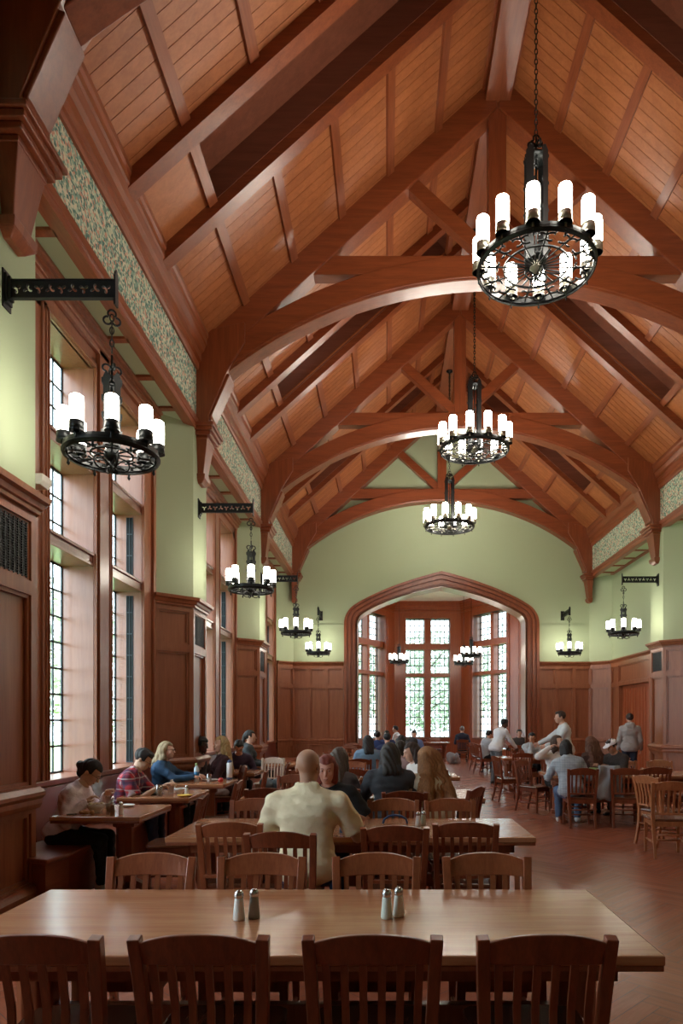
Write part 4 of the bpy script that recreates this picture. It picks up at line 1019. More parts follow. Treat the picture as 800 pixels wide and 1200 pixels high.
# ------------------------------------------------------------------ people: smooth-union distance fields meshed with surface nets
def surface_net(F, org, h):
    nx, ny, nz = F.shape; ins = F < 0
    c = np.zeros((nx-1, ny-1, nz-1), int)
    for a in (0, 1):
        for b in (0, 1):
            for d in (0, 1): c += ins[a:nx-1+a, b:ny-1+b, d:nz-1+d]
    act = (c > 0) & (c < 8); idx = -np.ones(act.shape, int); I = np.argwhere(act); idx[act] = np.arange(len(I))
    acc = np.zeros((len(I), 3)); cnt = np.zeros(len(I))
    corners = [(a, b, d) for a in (0, 1) for b in (0, 1) for d in (0, 1)]
    val = {k: F[I[:, 0]+k[0], I[:, 1]+k[1], I[:, 2]+k[2]] for k in corners}
    for p in corners:
        for ax in range(3):
            if p[ax]: continue
            q = list(p); q[ax] = 1; q = tuple(q); f0, f1 = val[p], val[q]; m = (f0 < 0) != (f1 < 0)
            t = np.where(m, f0/np.where(m, f0-f1, 1), 0); P = np.tile(np.array(p, float), (len(I), 1)); P[:, ax] += t
            acc[m] += P[m]; cnt[m] += 1
    V = (I+acc/cnt[:, None])*h+org; Q = []
    for ax in range(3):
        s0 = [slice(None)]*3; s1 = [slice(None)]*3; s0[ax] = slice(0, -1); s1[ax] = slice(1, None)
        a_, b_ = ins[tuple(s0)], ins[tuple(s1)]; E = np.argwhere(a_ != b_); u, v = [k for k in range(3) if k != ax]
        ok = (E[:, u] > 0) & (E[:, v] > 0) & (E[:, u] < F.shape[u]-1) & (E[:, v] < F.shape[v]-1); E = E[ok]
        if not len(E): continue
        def g(du, dv): J = E.copy(); J[:, u] -= du; J[:, v] -= dv; return idx[J[:, 0], J[:, 1], J[:, 2]]
        q = np.stack([g(1, 1), g(0, 1), g(0, 0), g(1, 0)], 1); fl = a_[tuple(E.T)]
        if ax == 1: fl = ~fl
        q[~fl] = q[~fl][:, ::-1]; Q.append(q)
    return V, np.concatenate(Q)
def A3(v): return np.array(v, float)
class SDF:
    def __init__(s): s.p = []
    def cap(s, a, b, ra, rb=None, k=.02): s.p.append(('c', A3(a), A3(b), ra, ra if rb is None else rb, k)); return s
    def ell(s, c, r, R=None, k=.02): s.p.append(('e', A3(c), A3(r), np.eye(3) if R is None else np.array(R), 0, k)); return s
    def sub(s, c, r, R=None, k=.01): s.p.append(('s', A3(c), A3(r), np.eye(3) if R is None else np.array(R), 0, k)); return s
    def ev(s, P):
        d = np.full(P.shape[:-1], 9.)
        for t, a, b, r0, r1, k in s.p:
            if t == 'c':
                ab = b-a; L = max(ab @ ab, 1e-9); u = np.clip(((P-a) @ ab)/L, 0, 1); e = np.linalg.norm(P-a-u[..., None]*ab, axis=-1)-(r0+(r1-r0)*u)
            else:
                q = (P-a) @ r0; n1 = np.linalg.norm(q/b, axis=-1); n2 = np.linalg.norm(q/(b*b), axis=-1); e = n1*(n1-1)/np.maximum(n2, 1e-6)
            if t == 's': hh = np.clip(.5-.5*(d+e)/k, 0, 1); d = d+(-e-d)*hh+k*hh*(1-hh)
            else: hh = np.clip(.5+.5*(e-d)/k, 0, 1); d = d*hh+e*(1-hh)-k*hh*(1-hh) if not np.all(d > 8.9) else e
        return d
    def bounds(s, m=.03):
        lo = []; hi = []
        for t, a, b, r0, r1, k in s.p:
            if t == 'c': r = max(r0, r1); lo += [a-r, b-r]; hi += [a+r, b+r]
            elif t == 'e': r = max(b); lo.append(a-r); hi.append(a+r)
        return np.min(lo, 0)-m, np.max(hi, 0)+m
    def mesh(s, h, clip=None, off=0., disp=None, lohi=None):
        lo, hi = lohi or s.bounds(); n = np.ceil((hi-lo)/h).astype(int)+2
        g = np.stack(np.meshgrid(*[lo[i]+h*np.arange(n[i]) for i in range(3)], indexing='ij'), -1)
        F = s.ev(g)-off
        if disp is not None: F = F+disp(g)
        if clip is not None: F = np.maximum(F, clip(g))
        F[0], F[-1] = 1, 1; F[:, 0] = 1; F[:, -1] = 1; F[:, :, 0] = 1; F[:, :, -1] = 1
        return surface_net(F, lo, h)
def link_np(name, parts, mats, parent):
    vs = []; fs = []; mi = []; o = 0
    for k, (V, Q) in enumerate(parts): vs.append(V); fs.append(Q+o); mi += [k]*len(Q); o += len(V)
    V = np.concatenate(vs); Q = np.concatenate(fs); me = bpy.data.meshes.new(name)
    me.from_pydata(V.tolist(), [], Q.tolist()); me.polygons.foreach_set('use_smooth', [True]*len(Q)); me.polygons.foreach_set('material_index', [min(m, len(mats)-1) for m in mi])
    for m in mats: me.materials.append(m)
    me.update(); ob = bpy.data.objects.new(name, me); COL.objects.link(ob)
    if parent: ob.parent = parent
    return ob
SK = {'fair': (.62, .36, .26), 'tan': (.48, .26, .17), 'ruddy': (.58, .28, .2), 'dark': (.09, .045, .03), 'asian': (.58, .36, .24)}
SKM = {k: plain('skin_'+k, v, .5, sss=0.0) for k, v in SK.items()}
_cm = {}
def cloth(col, rough=.85):
    if col not in _cm:
        m = _cm[col] = plain('cloth_%d' % len(_cm), col, rough, .55, 16)
    return _cm[col]
def hairm(col):
    k = ('h',)+col
    if k not in _cm:
        d = tuple(c*.3 for c in col); m = wood('hair_%d' % len(_cm), d, col, 'z', 4.5, .6, 0, bump=.4); _cm[k] = m
    return _cm[k]
def plaid(name, base, line, line2, s=9.):
    m, nt, b = newmat(name); N = nt.nodes.new; L = nt.links.new; tc = N('ShaderNodeTexCoord'); sp = N('ShaderNodeSeparateXYZ'); L(tc.outputs['Object'], sp.inputs[0]); cur = None
    rgb = N('ShaderNodeRGB'); rgb.outputs[0].default_value = (*base, 1); cur = rgb.outputs[0]
    for ax, col, ph in ((2, line, 0), (0, line, 0), (1, line, .1), (2, line2, .5), (0, line2, .5)):
        a = N('ShaderNodeMath'); a.operation = 'MULTIPLY_ADD'; a.inputs[1].default_value = s; a.inputs[2].default_value = ph; L(sp.outputs[ax], a.inputs[0])
        f = N('ShaderNodeMath'); f.operation = 'FRACT'; L(a.outputs[0], f.inputs[0]); g = N('ShaderNodeMath'); g.operation = 'LESS_THAN'; g.inputs[1].default_value = .33 if col is line else .12; L(f.outputs[0], g.inputs[0])
        h = N('ShaderNodeMath'); h.operation = 'MULTIPLY'; h.inputs[1].default_value = .6; L(g.outputs[0], h.inputs[0])
        mx = N('ShaderNodeMix'); mx.data_type = 'RGBA'; L(h.outputs[0], mx.inputs[0]); L(cur, mx.inputs[6]); mx.inputs[7].default_value = (*col, 1); cur = mx.outputs[2]
    L(cur, b.inputs['Base Color']); setp(b, rough=.85); return m
def rotm(yaw=0, pitch=0, roll=0):
    return np.array((Matrix.Rotation(yaw, 3, 'Z') @ Matrix.Rotation(pitch, 3, 'X') @ Matrix.Rotation(roll, 3, 'Y')))
def ik(S_, H_, l1, l2, pole):
    d = H_-S_; L = np.linalg.norm(d); L2 = min(L, (l1+l2)*.995); d = d/max(L, 1e-6); H2 = S_+d*L2
    a = (l1*l1-l2*l2+L2*L2)/(2*L2); h = math.sqrt(max(l1*l1-a*a, 0)); p = A3(pole); p = p-d*(p @ d); p = p/max(np.linalg.norm(p), 1e-6)
    return S_+d*a+p*h, H2
def hand(fr, to, side, curl=.5, palm=(0, 0, -1), s=1.):
    """fr = wrist, to = direction of the hand, palm = palm normal; returns an SDF"""
    f = SDF(); d = A3(to); d /= np.linalg.norm(d); n = A3(palm); n = n-d*(n @ d); n /= max(np.linalg.norm(n), 1e-6); x = np.cross(d, n)*side; W0 = A3(fr)
    P = lambda a, b, c: W0+(d*a+x*b+n*c)*s
    f.cap(P(-.02, 0, 0), P(.02, 0, 0), .024*s, .026*s); f.cap(P(.03, -.022, 0), P(.085, -.03, 0), .016*s, .012*s); f.cap(P(.03, 0, 0), P(.09, -.005, 0), .018*s, .013*s); f.cap(P(.03, .022, 0), P(.085, .025, 0), .017*s, .012*s)
    for k, (b, L) in enumerate(((-.034, .062), (-.012, .075), (.012, .080), (.034, .070))):
        L *= s; a = P(.088, b, 0)
        c1 = curl*.9; m = a+(d*cos(c1)+n*sin(c1))*L*.5; c2 = curl*2.1; e = m+(d*cos(c2)+n*sin(c2))*L*.3; c3 = curl*2.9; g = e+(d*cos(c3)+n*sin(c3))*L*.28
        f.cap(a, m, .0095*s, .0088*s, .006); f.cap(m, e, .0088*s, .008*s, .004); f.cap(e, g, .008*s, .0065*s, .004)
    a = P(.02, .03, .006); m = a+(d*.55+x*.55+n*.35*curl)*.045*s; e = m+(d*.85+x*.1+n*(.2+.5*curl))*.034*s
    f.cap(a, m, .014*s, .011*s, .01); f.cap(m, e, .011*s, .008*s, .005); return f
GL = []
def person(name, label, x, y, z=0, yaw=0, pose='sit', lean=.15, side_lean=0, head=(0, 0, 0), hands=None, skin='fair', top=(.5, .5, .5), sleeve='long', pants=(.02, .03, .06), shoes=(.03, .03, .03),
           hair='short', hcol=(.03, .02, .015), h=.014, hh=.008, scale=1., female=False, glasses=False, cap=None, beard=False, hood=False, mouth=0, knees=(.16, .16), feet=None, topmat=None, group=None, hlen=.3, hvol=1., collar=False, stride=0, shin_skin=False, width=1.):
    """local frame: +y forward, +x right, origin on the floor under the hips"""
    e = empty('person', (x, y, z), R_(yaw), label, 'person', group); sh = .185*(.9 if female else 1)*width; s = scale
    hipz = .545 if pose == 'sit' else .93; hip = A3((0, 0, hipz)); hw = .095
    Rt = rotm(0, -lean, side_lean); up = Rt @ A3((0, 0, 1)); fw = Rt @ A3((0, 1, 0)); rt = Rt @ A3((1, 0, 0))
    T = lambda a, b, c: hip+rt*a+fw*b+up*c
    b = SDF(); fat = width
    def torso(f, o=0., belly=.0):
        f.ell(T(0, -.01, .0), (.165*fat+o, .125+o, .12+o), Rt, .05); f.cap(T(-.05*fat, .0, .14), T(.05*fat, .0, .14), .10+o+belly, k=.08)
        f.ell(T(0, .0, .33), (.155*fat+o, .11+o, .17+o), Rt, .08); [f.cap(T(0, -.02, .485), T(q*(sh-.03), -.01, .435), .062+o*.6, .050+o, k=.05) for q in (-1, 1)]; f.cap(T(-.09, -.035, .38), T(.09, -.035, .38), .075+o, k=.08); f.cap(T(0, -.02, .44), T(0, -.005, .53), .068+o*.5, .050+o*.3, k=.04)
        if female:
            for q in (-1, 1): f.ell(T(q*.07, .085, .33), (.065+o, .055+o, .06+o), Rt, .05)
    torso(b)
    head_c = T(0, .02, .665)+A3((0, 0, 0)); nk = T(0, -.005, .53)
    b.cap(T(0, -.015, .47), head_c+Rt @ A3((0, -.01, -.07)), .050, .046, k=.03)
    joints = {}
    hd = hands or ([(-.17, .34, .70), (.17, .34, .70)] if pose == 'sit' else [(-.24, .05, .80), (.24, .05, .80)])
    arms = []
    for q, Hd in zip((-1, 1), hd):
        S_ = T(q*sh, -.01, .43); pole = (q*.6, -.5, -1) if pose == 'sit' else (q*.3, -1, -.3)
        E_, H_ = ik(S_, A3(Hd), .285, .25, pole); arms.append((S_, E_, H_, q)); b.cap(S_, E_, .046, .038, k=.03); b.cap(E_, H_, .041, .027, k=.015)
    legs = []
    for q, kw in zip((-1, 1), knees):
        Hp = A3((q*hw, .0, hipz-.02))
        if pose == 'sit':
            K = A3((q*kw, .42, .50)); F_ = A3((q*kw*.9, .42+.02, .07)) if feet is None else A3(feet[0 if q < 0 else 1])
        else:
            st = stride*q; K = A3((q*.09, .02+st*.20+.02, .50)); F_ = A3((q*.10, st*.36-.02, .07+(.05 if st < 0 else 0)))
        legs.append((Hp, K, F_, q)); b.cap(Hp, K, .085, .056, k=.05); b.cap(K, F_, .055, .035, k=.02); b.cap(F_, F_+A3((0, .14, -.03)), .034, .026, k=.02)
    body = b.mesh(h)
    # head with face
    Rh = rotm(head[0], head[1]-lean*.35, head[2]); H = lambda a, c, d: head_c+(Rh @ A3((a, c, d)))
    f = SDF(); w = .95 if female else 1.
    f.ell(H(0, -.012, .035), (.076*w, .096, .088), Rh, .02).ell(H(0, .022, -.04), (.060*w, .070, .078), Rh, .03).ell(H(0, .052, -.088), (.030*w, .030, .022), Rh, .025)
    f.cap(H(0, -.02, -.05), nk, .046*w, .050, .015)
    for q in (-1, 1):
        f.ell(H(q*.036, .062, -.022), (.022, .020, .022), Rh, .02); f.ell(H(q*.079*w, -.012, -.005), (.010, .018, .031), Rh, .006); f.sub(H(q*.030, .098, .012), (.019, .014, .011), Rh, .012)
        f.ell(H(q*.030, .079, .012), (.0115, .0115, .0105), Rh, .003)
    f.cap(H(0, .085, .018), H(0, .110, -.026), .009, .0125, .012); f.ell(H(0, .082, .028), (.045, .012, .008), Rh, .012)
    f.ell(H(0, .090, -.056), (.022, .010, .0055), Rh, .004); f.ell(H(0, .088, -.068-mouth*.02), (.020, .010, .006), Rh, .004)
    if mouth: f.sub(H(0, .098, -.064), (.014, .016, .012*mouth), Rh, .004)
    near = y < 14
    parts = [body, f.mesh(hh)]; mats_ = [SKM[skin]]
    for (S_, E_, H_, q) in arms:
        d = H_-E_; d = d/np.linalg.norm(d); hs = hand(H_, d+A3((0, .15, -.05)), -q, .55, (0, .1, -1) if pose == 'sit' else (-q, 0, 0), .97 if not female else .88); parts.append(hs.mesh(.006 if near else .009))
    ob = link_np('body', parts, mats_, e)
    # clothes
    o = .016; t = SDF(); torso(t, o, .0)
    for (S_, E_, H_, q) in arms:
        if sleeve == 'long': t.cap(S_, E_, .048+o, .042+o, k=.04); t.cap(E_, E_+(H_-E_)*.97, .043+o, .032+o*.8, k=.02)
        else: t.cap(S_, S_+(E_-S_)*.72, .056+o, .062+o, k=.04)
    if pose == 'sit': t.ell(T(0, .0, -.0), (.175*fat, .15, .10), Rt, .06)
    if pose != 'sit': t.cap(T(-.06, 0, -.02), T(.06, 0, -.02), .125+o, k=.06)
    if hood: t.ell(T(0, -.095, .50), (.12, .06, .085), Rt, .03).cap(T(-.08, -.04, .545), T(.08, -.04, .545), .03, k=.03)
    if collar:
        for q in (-1, 1): t.cap(T(q*.06, -.02, .535), T(q*.03, .055, .49), .016, k=.01)
        t.cap(T(-.058, -.025, .55), T(.058, -.025, .55), .024, k=.01)
    nkc, nkn = T(0, .012, .535), Rt @ A3((0, .35, .94)); lo_c = T(0, 0, -.12); wr = [(E_+(H_-E_)*.93, (H_-E_)/np.linalg.norm(H_-E_)) for (S_, E_, H_, q) in arms]
    sl = [(S_+(E_-S_)*.80, (E_-S_)/np.linalg.norm(E_-S_)) for (S_, E_, H_, q) in arms]
    def clip(P):
        c = (P-nkc) @ nkn; r = np.linalg.norm((P-nkc)-((P-nkc) @ nkn)[..., None]*nkn, axis=-1)
        if not hood: c = np.where(r < (.066 if collar else .11), c, -1.)
        else: c = np.full(c.shape, -1.)
        c2 = (lo_c-P) @ up; out = np.maximum(c, c2)
        if sleeve != 'long':
            for p_, n_ in sl:
                q_ = (P-p_) @ n_; near_ = np.linalg.norm(P-p_, axis=-1) < .16; out = np.where(near_, np.maximum(out, q_), out)
        return out
    fold = lambda P: .005*np.sin(P[..., 0]*31+P[..., 2]*23+3*np.sin(P[..., 1]*17))*np.sin(P[..., 2]*37+P[..., 0]*11)+.002*np.sin(P[..., 2]*80+P[..., 1]*40)
    link_np('top_garment', [t.mesh(h, clip, 0, fold)], [topmat or cloth(top)], e)
    g = SDF(); g.ell(T(0, -.01, -.01), (.175*fat, .137, .115), Rt, .04)
    for (Hp, K, F_, q) in legs:
        g.cap(Hp, K, .098, .068, k=.05)
        if not shin_skin: g.cap(K, K+(F_-K)*.93, .068, .056 if pose != 'sit' else .052, k=.02)
    link_np('trousers', [g.mesh(h, lambda P: P[..., 2]-(hipz+.10), 0, fold)], [cloth(pants)], e)
    for (Hp, K, F_, q) in legs:
        sdf = SDF().cap(F_+A3((0, -.03, -.035)), F_+A3((0, .13, -.04)), .042, .034, .02).cap(F_+A3((0, 0, .03)), F_+A3((0, 0, -.02)), .045, .045, .02)
        link_np('shoe', [sdf.mesh(.012, lambda P: np.maximum(-P[..., 2]+.002, P[..., 2]-(F_[2]+.03)))], [cloth(shoes, .5)], e)
    # hair
    hm = hairm(hcol)
    if hair != 'bald':
        q = SDF(); q.ell(H(0, -.018, .042), (.086*w, .104, .092), Rh, .02)
        strand = lambda P: (.003+.004*(hvol > 1))*np.sin((P-head_c)[..., 0]*120+(P-head_c)[..., 1]*90+2.2*np.sin((P-head_c)[..., 2]*(38 if hvol > 1 else 12)))
        L = hlen
        if hair in ('long', 'halfup'):
            for a in (-1, 1):
                q.cap(H(a*.066, -.03, .02), H(a*.074, -.02, -.10), .034, .038, .03); q.cap(H(a*.074, -.03, -.09), T(a*.09*hvol, -.085 if L > .25 else -.03, .60-L*.75), .038*hvol, .034*hvol, .03)
                q.cap(H(a*.05, -.06, 0), T(a*.05*hvol**2, -.12, .60-L), .05*hvol, .04*hvol, .04)
            q.cap(H(0, -.06, .0), T(0, -.115, .62-L), .065, .045, .05)
            if L > .2 and hair == 'long' and female:
                for a in (-1, 1): q.cap(H(a*.076, -.03, -.07), T(a*.11, .05, .60-L*.8), .022, .02, .03)
        if hair == 'bob':
            for a in (-1, 1): q.cap(H(a*.062, -.02, .02), H(a*.066, -.012, -.10), .034, .032, .03)
            q.cap(H(0, -.06, .0), H(0, -.055, -.10), .062, .05, .04)
        if hair == 'bun': q.ell(H(0, -.125, -.005), (.045, .04, .04), Rh, .012).cap(H(0, -.06, -.02), H(0, -.07, -.06), .05, .045, .03)
        if hair == 'pony': q.cap(H(0, -.11, .02), T(0, -.15, .60-L*.8), .035, .02, .03)
        if hair == 'afro': q.ell(H(0, -.02, .05), (.11, .115, .10), Rh, .02)
        if hair == 'short': q.ell(H(0, .035, .095), (.06, .05, .03), Rh, .02)
        fl = .030 if hair in ('short', 'afro') else .045
        def hclip(P):
            l = (P-head_c) @ Rh; X_, Y_, Z_ = l[..., 0], l[..., 1], l[..., 2]
            zline = np.where(Y_ > .02, .058-.35*np.clip(.085-Y_, 0, .07)*0, -.9)
            face = np.minimum(Y_-.028-(.012 if hair == 'short' else 0)-np.clip(np.abs(X_)-.05, 0, 1)*(.25 if hair != 'short' else -.2), .060-Z_+.25*np.abs(X_))     # >0 inside the face window
            out = face
            if hair in ('short', 'afro', 'bun'):
                low = np.maximum(-.052-Z_+.3*np.clip(-Y_-.03, 0, 1)*-1, -1.); ear = np.where(Y_ > -.035, -.005-Z_, -1.)
                if hair != 'bun': out = np.maximum(out, np.maximum(low, ear))
                else: out = np.maximum(out, np.where(Y_ > -.02, .0-Z_, -1.))
            return out
        link_np('hair', [q.mesh(max(.006, hh*.9), hclip, 0, strand)], [hm], e)
        if near and yaw != 0:
            m = MB(); m.M = Matrix.Identity(4)
            for a in (-1, 1): p0, p1 = H(a*.016, .094, .030), H(a*.045, .086, .030); m.tube([tuple(p0), tuple((p0+p1)/2+Rh @ A3((0, .003, .004))), tuple(p1)], .0028, 5)
            m.build('eyebrows', hm, e)
    if beard:
        q = SDF().ell(H(0, .045, -.085), (.048, .042, .035), Rh, .02); link_np('beard', [q.mesh(.007)], [hm], e)
    if near:
        m = MB()
        for a in (-1, 1): m.ball(tuple(H(a*.030, .0895, .011)), (.0055, .0045, .0055), 8, 6)
        m.build('pupils', 'iron', e)
        if hair != 'bald' or True:
            m = MB(); m.ball(tuple(H(0, .095, -.062-mouth*.004)), (.019, .006, .0045+.010*mouth), 10, 6); m.build('lips', cloth((.30, .09, .07) if not mouth else (.06, .01, .01), .5), e)
    if glasses:
        m = MB()
        for a in (-1, 1):
            m.tube([tuple(H(a*.031+.021*cos(t), .104, .010+.016*sin(t))) for t in [2*PI*i/14 for i in range(14)]], .0018, 5, closed=True); m.tube([tuple(H(a*.052, .104, .012)), tuple(H(a*.079, .0, .012))], .0018, 5)
        m.tube([tuple(H(-.010, .106, .012)), tuple(H(.010, .106, .012))], .0018, 5); m.build('glasses', 'iron', e)
    if cap:
        q = SDF().ell(H(0, -.012, .055), (.092, .11, .078), Rh, .01); br = SDF().ell(H(0, .11, .052), (.066, .075, .010), rotm(head[0], head[1]-lean*.35-.15, head[2]), .01)
        link_np('cap', [q.mesh(.008, lambda P: .048-((P-head_c) @ Rh)[..., 2]), br.mesh(.008)], [cloth(cap)], e)
    if s != 1: e.scale = (s, s, s)
    return e
PP = person
blk = (.012, .012, .014)
# window bench
PP('p', 'person with dark hair in a bun and lavender jumper, eating at the nearest bench table', -3.10, 6.50, 0, -88, lean=.42, head=(0, -.55, 0), hands=[(-.15, .38, .90), (.19, .31, .87)], skin='asian', top=(.74, .64, .68), pants=blk, shoes=(.5, .5, .5), hair='bun', hcol=(.02, .015, .014), h=.011, hh=.006, female=True, glasses=True, scale=.97, knees=(.1, .12), shin_skin=False)
PP('p', 'person with short dark hair, glasses and red-navy plaid shirt, at the second bench table', -3.12, 7.95, 0, -86, lean=.40, head=(0, -.45, 0), hands=[(-.06, .52, .84), (.16, .46, .82)], skin='asian', sleeve='short', topmat=plaid('plaid_shirt', (.42, .02, .03), (.02, .02, .06), (.5, .45, .45), 8), pants=(.02, .03, .07), shoes=(.6, .6, .6), hair='short', hcol=(.02, .016, .015), h=.011, hh=.006, glasses=True, collar=True, width=1.08)
PP('p', 'person with blonde shoulder-length hair and dark blue jumper, at the third bench table', -3.22, 9.62, 0, -88, lean=.16, head=(-.1, .05, 0), hands=[(-.05, .54, .84), (.12, .52, .83)], skin='fair', top=(.015, .055, .12), pants=blk, hair='long', hlen=.16, hcol=(.42, .30, .16), h=.012, hh=.007, female=True, glasses=True, scale=.99)
PP('p', 'person with long blonde hair, maroon top and open mouth, beside the third bench table', -2.56, 10.60, 0, 112, lean=.0, head=(.3, .05, 0), hands=[(-.1, .34, .68), (.12, .36, .66)], skin='fair', top=(.045, .012, .014), pants=(.5, .42, .42), hair='long', hlen=.34, hvol=1.25, hcol=(.62, .42, .17), h=.013, hh=.007, female=True, mouth=1.2, shin_skin=True, scale=1.02)
PP('p', 'person in black with braided dark hair, partly hidden by the second pier', -3.10, 11.15, 0, -100, lean=.1, head=(0, -.1, 0), skin='dark', top=(.03, .02, .024), pants=blk, hair='afro', hcol=(.012, .01, .01), h=.014, hh=.008)
PP('p', 'person with dark hair bent down over a cup behind the blonde in maroon', -2.70, 12.40, 0, -165, lean=.45, head=(0, -.5, 0), skin='fair', top=(.05, .03, .06), pants=blk, hair='short', hcol=(.02, .02, .02), h=.015, hh=.009, glasses=True)
PP('p', 'person with dark tied-back hair facing right by the third pier, far left', -2.80, 13.75, 0, -85, lean=.05, head=(0, 0, 0), skin='fair', top=(.03, .04, .045), pants=blk, hair='pony', hcol=(.018, .015, .015), h=.015, hh=.009, female=True, scale=1.06)
# centre
PP('p', 'person with shaved grey head and cream polo shirt seen from behind, second table', -.56, 4.80, 0, -3, lean=.05, head=(-.25, -.1, 0), hands=[(-.22, .36, .78), (.26, .34, .80)], skin='tan', sleeve='short', top=(.90, .77, .52), pants=(.02, .05, .16), hair='bald', h=.011, hh=.006, collar=True, width=1.18, scale=1.05)
PP('p', 'person with red hair and black top facing us behind the cream polo shirt', -.49, 6.10, 0, 172, lean=.28, head=(.12, -.08, 0), hands=[(-.26, .30, .80), (.30, .22, .80)], skin='ruddy', top=(.008, .008, .009), sleeve='short', pants=blk, hair='bob', hcol=(.30, .045, .022), h=.011, hh=.006, female=True, width=1.15, scale=1.0)
PP('p', 'person with straight dark hair and charcoal hoodie seen from behind, third table', .04, 7.20, 0, 4, lean=.16, head=(.1, -.12, 0), hands=[(-.2, .38, .80), (.2, .36, .80)], top=(.045, .05, .06), pants=blk, hair='long', hlen=.13, hcol=(.03, .019, .014), h=.012, hh=.007, hood=True, width=1.1, scale=1.03)
PP('p', 'person with very long wavy auburn hair and cream jumper seen from behind', .52, 7.30, 0, 28, lean=.26, head=(.25, -.25, 0), hands=[(-.22, .42, .84), (.10, .42, .82)], top=(.68, .60, .44), pants=(.05, .07, .12), hair='long', hlen=.42, hvol=1.75, hcol=(.50, .22, .075), h=.012, hh=.007, female=True, width=1.1, scale=1.0)
PP('p', 'person with long dark brown hair and white top facing left, far side of third table', .46, 8.95, 0, 110, lean=.2, head=(0, -.2, 0), top=(.62, .58, .54), pants=blk, hair='long', hlen=.32, hcol=(.05, .024, .018), h=.014, hh=.008, female=True)
PP('p', 'person with long mousy brown hair half hidden behind the red-haired person', -.55, 7.28, 0, -10, lean=.26, head=(0, -.2, 0), top=(.10, .08, .08), pants=blk, hair='long', hlen=.22, hcol=(.13, .08, .055), h=.014, hh=.008, female=True)
PP('p', 'person in mauve jumper with dark hair, leaning beyond the charcoal hoodie', .12, 10.15, 0, -25, lean=.3, head=(0, -.2, 0), top=(.34, .22, .22), pants=blk, hair='bob', hcol=(.04, .025, .018), h=.014, hh=.008)
PP('p', 'person with grey baseball cap facing left at the fourth table', .55, 11.6, 0, 120, lean=.2, head=(0, -.15, 0), top=(.45, .42, .4), pants=blk, hair='short', cap=(.06, .06, .07), h=.015, hh=.009)
PP('p', 'person with long black hair and bright blue shirt seen from behind', .27, 12.95, 0, -8, lean=.12, top=(.02, .12, .42), pants=blk, hair='long', hlen=.2, hcol=(.015, .013, .013), h=.016, hh=.009, width=1.1)
PP('p', 'person with dark hair and faded denim jacket seen from behind, left of centre', -.34, 12.95, 0, 10, lean=.15, top=(.20, .34, .50), pants=blk, hair='long', hlen=.16, hcol=(.02, .016, .015), h=.016, hh=.009, width=1.1)
PP('p', 'person with short black hair and navy jacket just behind the denim jacket', .02, 15.5, 0, 5, lean=.15, top=(.02, .03, .09), pants=blk, hair='short', hcol=(.012, .012, .014), h=.018, hh=.01)
PP('p', 'person in navy with black hair, leftmost of the distant row', -.25, 18.0, 0, 0, lean=.1, top=(.02, .04, .14), pants=blk, hair='short', hcol=(.012, .012, .014), h=.02, hh=.012)
PP('p', 'person in dark blue beside the leftmost of the distant row', .0, 20.3, 0, 180, lean=.2, top=(.03, .05, .16), pants=blk, hair='short', hcol=(.02, .016, .014), h=.02, hh=.012)
PP('p', 'person in blue and white top at the distant table below the middle window', .85, 20.6, 0, 170, lean=.25, top=(.16, .24, .5), pants=blk, hair='short', hcol=(.02, .016, .014), h=.02, hh=.012)
PP('p', 'person in white shirt sitting highest below the middle bay window, turned left', .42, 26.7, 0, 70, lean=.1, head=(0, .1, 0), top=(.72, .72, .74), pants=blk, hair='short', hcol=(.03, .022, .02), h=.02, hh=.012, scale=1.06)
# right
PP('p', 'person with grey hair and navy top seen from behind in the bay', 2.9, 26.3, 0, -12, lean=.05, top=(.02, .03, .06), pants=blk, hair='short', hcol=(.32, .30, .28), h=.02, hh=.012, scale=1.05)
PP('p', 'person with black hair in pale grey top, left of the pair before the arch', 3.0, 20.95, 0, -65, lean=.25, top=(.4, .42, .46), pants=blk, hair='short', hcol=(.012, .012, .014), h=.02, hh=.012)
PP('p', 'person with black hair and white top, right of the pair before the arch', 3.3, 21.9, 0, 160, lean=.25, top=(.75, .72, .72), pants=blk, hair='bob', hcol=(.012, .012, .014), h=.02, hh=.012)
PP('p', 'person standing bent forward in white shirt and grey trousers in the aisle', 2.78, 17.4, 0, -58, 'stand', lean=.42, head=(0, -.2, 0), hands=[(-.18, .52, .92), (.18, .52, .92)], skin='dark', top=(.74, .75, .78), pants=(.14, .15, .16), shoes=(.03, .03, .03), hair='short', hcol=(.012, .012, .014), h=.016, hh=.01, scale=1.0)
PP('p', 'person in dark clothes facing us beside the right jamb of the arch', 4.3, 22.2, 0, 175, lean=.1, top=(.05, .045, .045), pants=blk, hair='short', hcol=(.02, .015, .012), h=.02, hh=.012)
PP('p', 'person in light grey shirt facing us, chin resting on one hand', 3.58, 16.9, 0, 172, lean=.22, head=(0, -.12, 0), hands=[(-.16, .40, .82), (.02, .26, 1.06)], skin='tan', top=(.42, .46, .5), pants=blk, hair='short', hcol=(.012, .012, .014), h=.016, hh=.01)
PP('p', 'person with brown hair and white blouse, head tipped back, right-hand table', 2.98, 12.05, 0, 190, lean=.12, head=(.5, .25, .1), hands=[(-.18, .38, .80), (.20, .20, 1.12)], skin='fair', top=(.78, .76, .76), pants=blk, hair='long', hlen=.24, hcol=(.10, .045, .028), h=.013, hh=.008, female=True, scale=1.02)
PP('p', 'person with dark bobbed hair and pale grey checked jacket seen from behind', 2.82, 10.42, 0, -8, lean=.26, side_lean=-.1, head=(0, -.25, 0), hands=[(-.26, .46, .80), (.2, .38, .80)], topmat=plaid('check_jacket', (.42, .46, .50), (.36, .40, .45), (.24, .28, .33), 14), pants=(.10, .16, .28), shoes=(.7, .7, .7), hair='bob', hcol=(.022, .017, .016), h=.012, hh=.008, female=True, width=1.12)
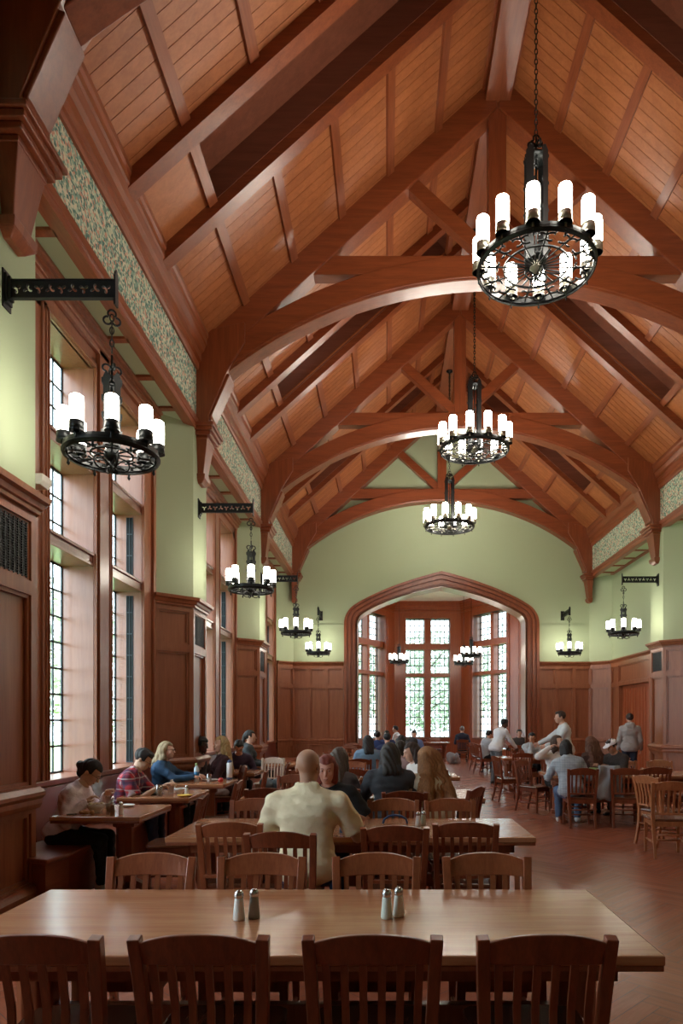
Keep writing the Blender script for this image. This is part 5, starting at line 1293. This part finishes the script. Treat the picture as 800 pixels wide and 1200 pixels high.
PP('p', 'person with long auburn hair and brown top at the right-hand table, hair towards us', 3.70, 12.1, 0, 20, lean=.2, head=(0, -.15, 0), top=(.06, .025, .018), pants=blk, hair='long', hlen=.34, hvol=1.4, hcol=(.17, .055, .022), h=.013, hh=.008, female=True)
PP('p', 'person wearing a white cap and dark brown jacket, facing left', 4.12, 11.95, 0, 118, lean=.36, head=(0, -.3, 0), hands=[(-.12, .44, .82), (.16, .42, .82)], skin='tan', top=(.035, .025, .022), pants=blk, hair='short', cap=(.82, .82, .85), h=.013, hh=.008, width=1.08)
PP('p', 'person standing in grey hoodie and dark jeans, back to us by the double door', 6.05, 17.0, 0, -14, 'stand', lean=.0, hands=[(-.26, .12, .86), (.26, .12, .86)], top=(.36, .33, .32), pants=(.015, .02, .04), hair='short', hcol=(.06, .03, .022), h=.013, hh=.009, hood=True, scale=1.04, width=1.02)
PP('p', 'person walking left in pale shirt and khaki trousers, arm reaching ahead', 3.80, 14.45, 0, 88, 'stand', lean=.16, head=(0, 0, 0), hands=[(-.1, .42, 1.02), (.18, .50, 1.06)], top=(.62, .66, .68), pants=(.36, .27, .17), hair='short', hcol=(.06, .035, .025), h=.014, hh=.009, stride=.8, scale=1.06)
# ------------------------------------------------------------------ light and camera
def portal(name, c, rz, w, h):
    l = bpy.data.lights.new(name, 'AREA'); l.shape = 'RECTANGLE'; l.size = w; l.size_y = h; l.cycles.is_portal = True
    o = bpy.data.objects.new(name, l); COL.objects.link(o); o.location = c; o.rotation_euler = (PI/2, 0, rz); return o
# area light local -Z is emission dir; rotated PI/2 about X -> +Y ; then by rz
for t in TY[:4]: portal('daylight', (XLW-.4, t+2.83, 3.4), -PI/2, 2.8, 5)
portal('daylight', (XC, YC+.45, 3.45), PI, 2.2, 5.3)
for A, B in ((pR0, pR1), (pL1, pL0)):
    d = (B-A).normalized(); n = Vector((-d.y, d.x)); c = A+d*((.8+2.95)/2 if A is pR0 else LF-(.8+2.95)/2)+n*.45
    portal('daylight', (c.x, c.y, 3.45), math.atan2(d.y, d.x)+PI, 2.4, 5.3)
w = bpy.data.worlds.new('sky'); S.world = w; w.use_nodes = True; nt = w.node_tree
bg = nt.nodes['Background']; bg.inputs['Color'].default_value = (.84, .93, 1, 1); bg.inputs['Strength'].default_value = 10
cam = bpy.data.cameras.new('camera'); co = bpy.data.objects.new('camera', cam); COL.objects.link(co); S.camera = co
co.location = (0, 0, 1.6); co.rotation_euler = (PI/2, 0, 0)
cam.sensor_fit = 'VERTICAL'; cam.sensor_height = 36; cam.sensor_width = 24; cam.lens = 24; cam.shift_x = (400-453)/1200; cam.shift_y = (845-600)/1200
cam.clip_start = .05; cam.clip_end = 300
S.view_settings.view_transform = 'Standard'; S.view_settings.look = 'None'; S.view_settings.gamma = 1; S.view_settings.exposure = .3; S.view_settings.use_curve_mapping = False
c = S.cycles; c.use_denoising = True; c.denoiser = 'OPENIMAGEDENOISE'; c.max_bounces = 8; c.diffuse_bounces = 5; c.glossy_bounces = 4; c.transparent_max_bounces = 12
c.sample_clamp_indirect = 6; c.caustics_reflective = False; c.caustics_refractive = False; c.use_light_tree = True
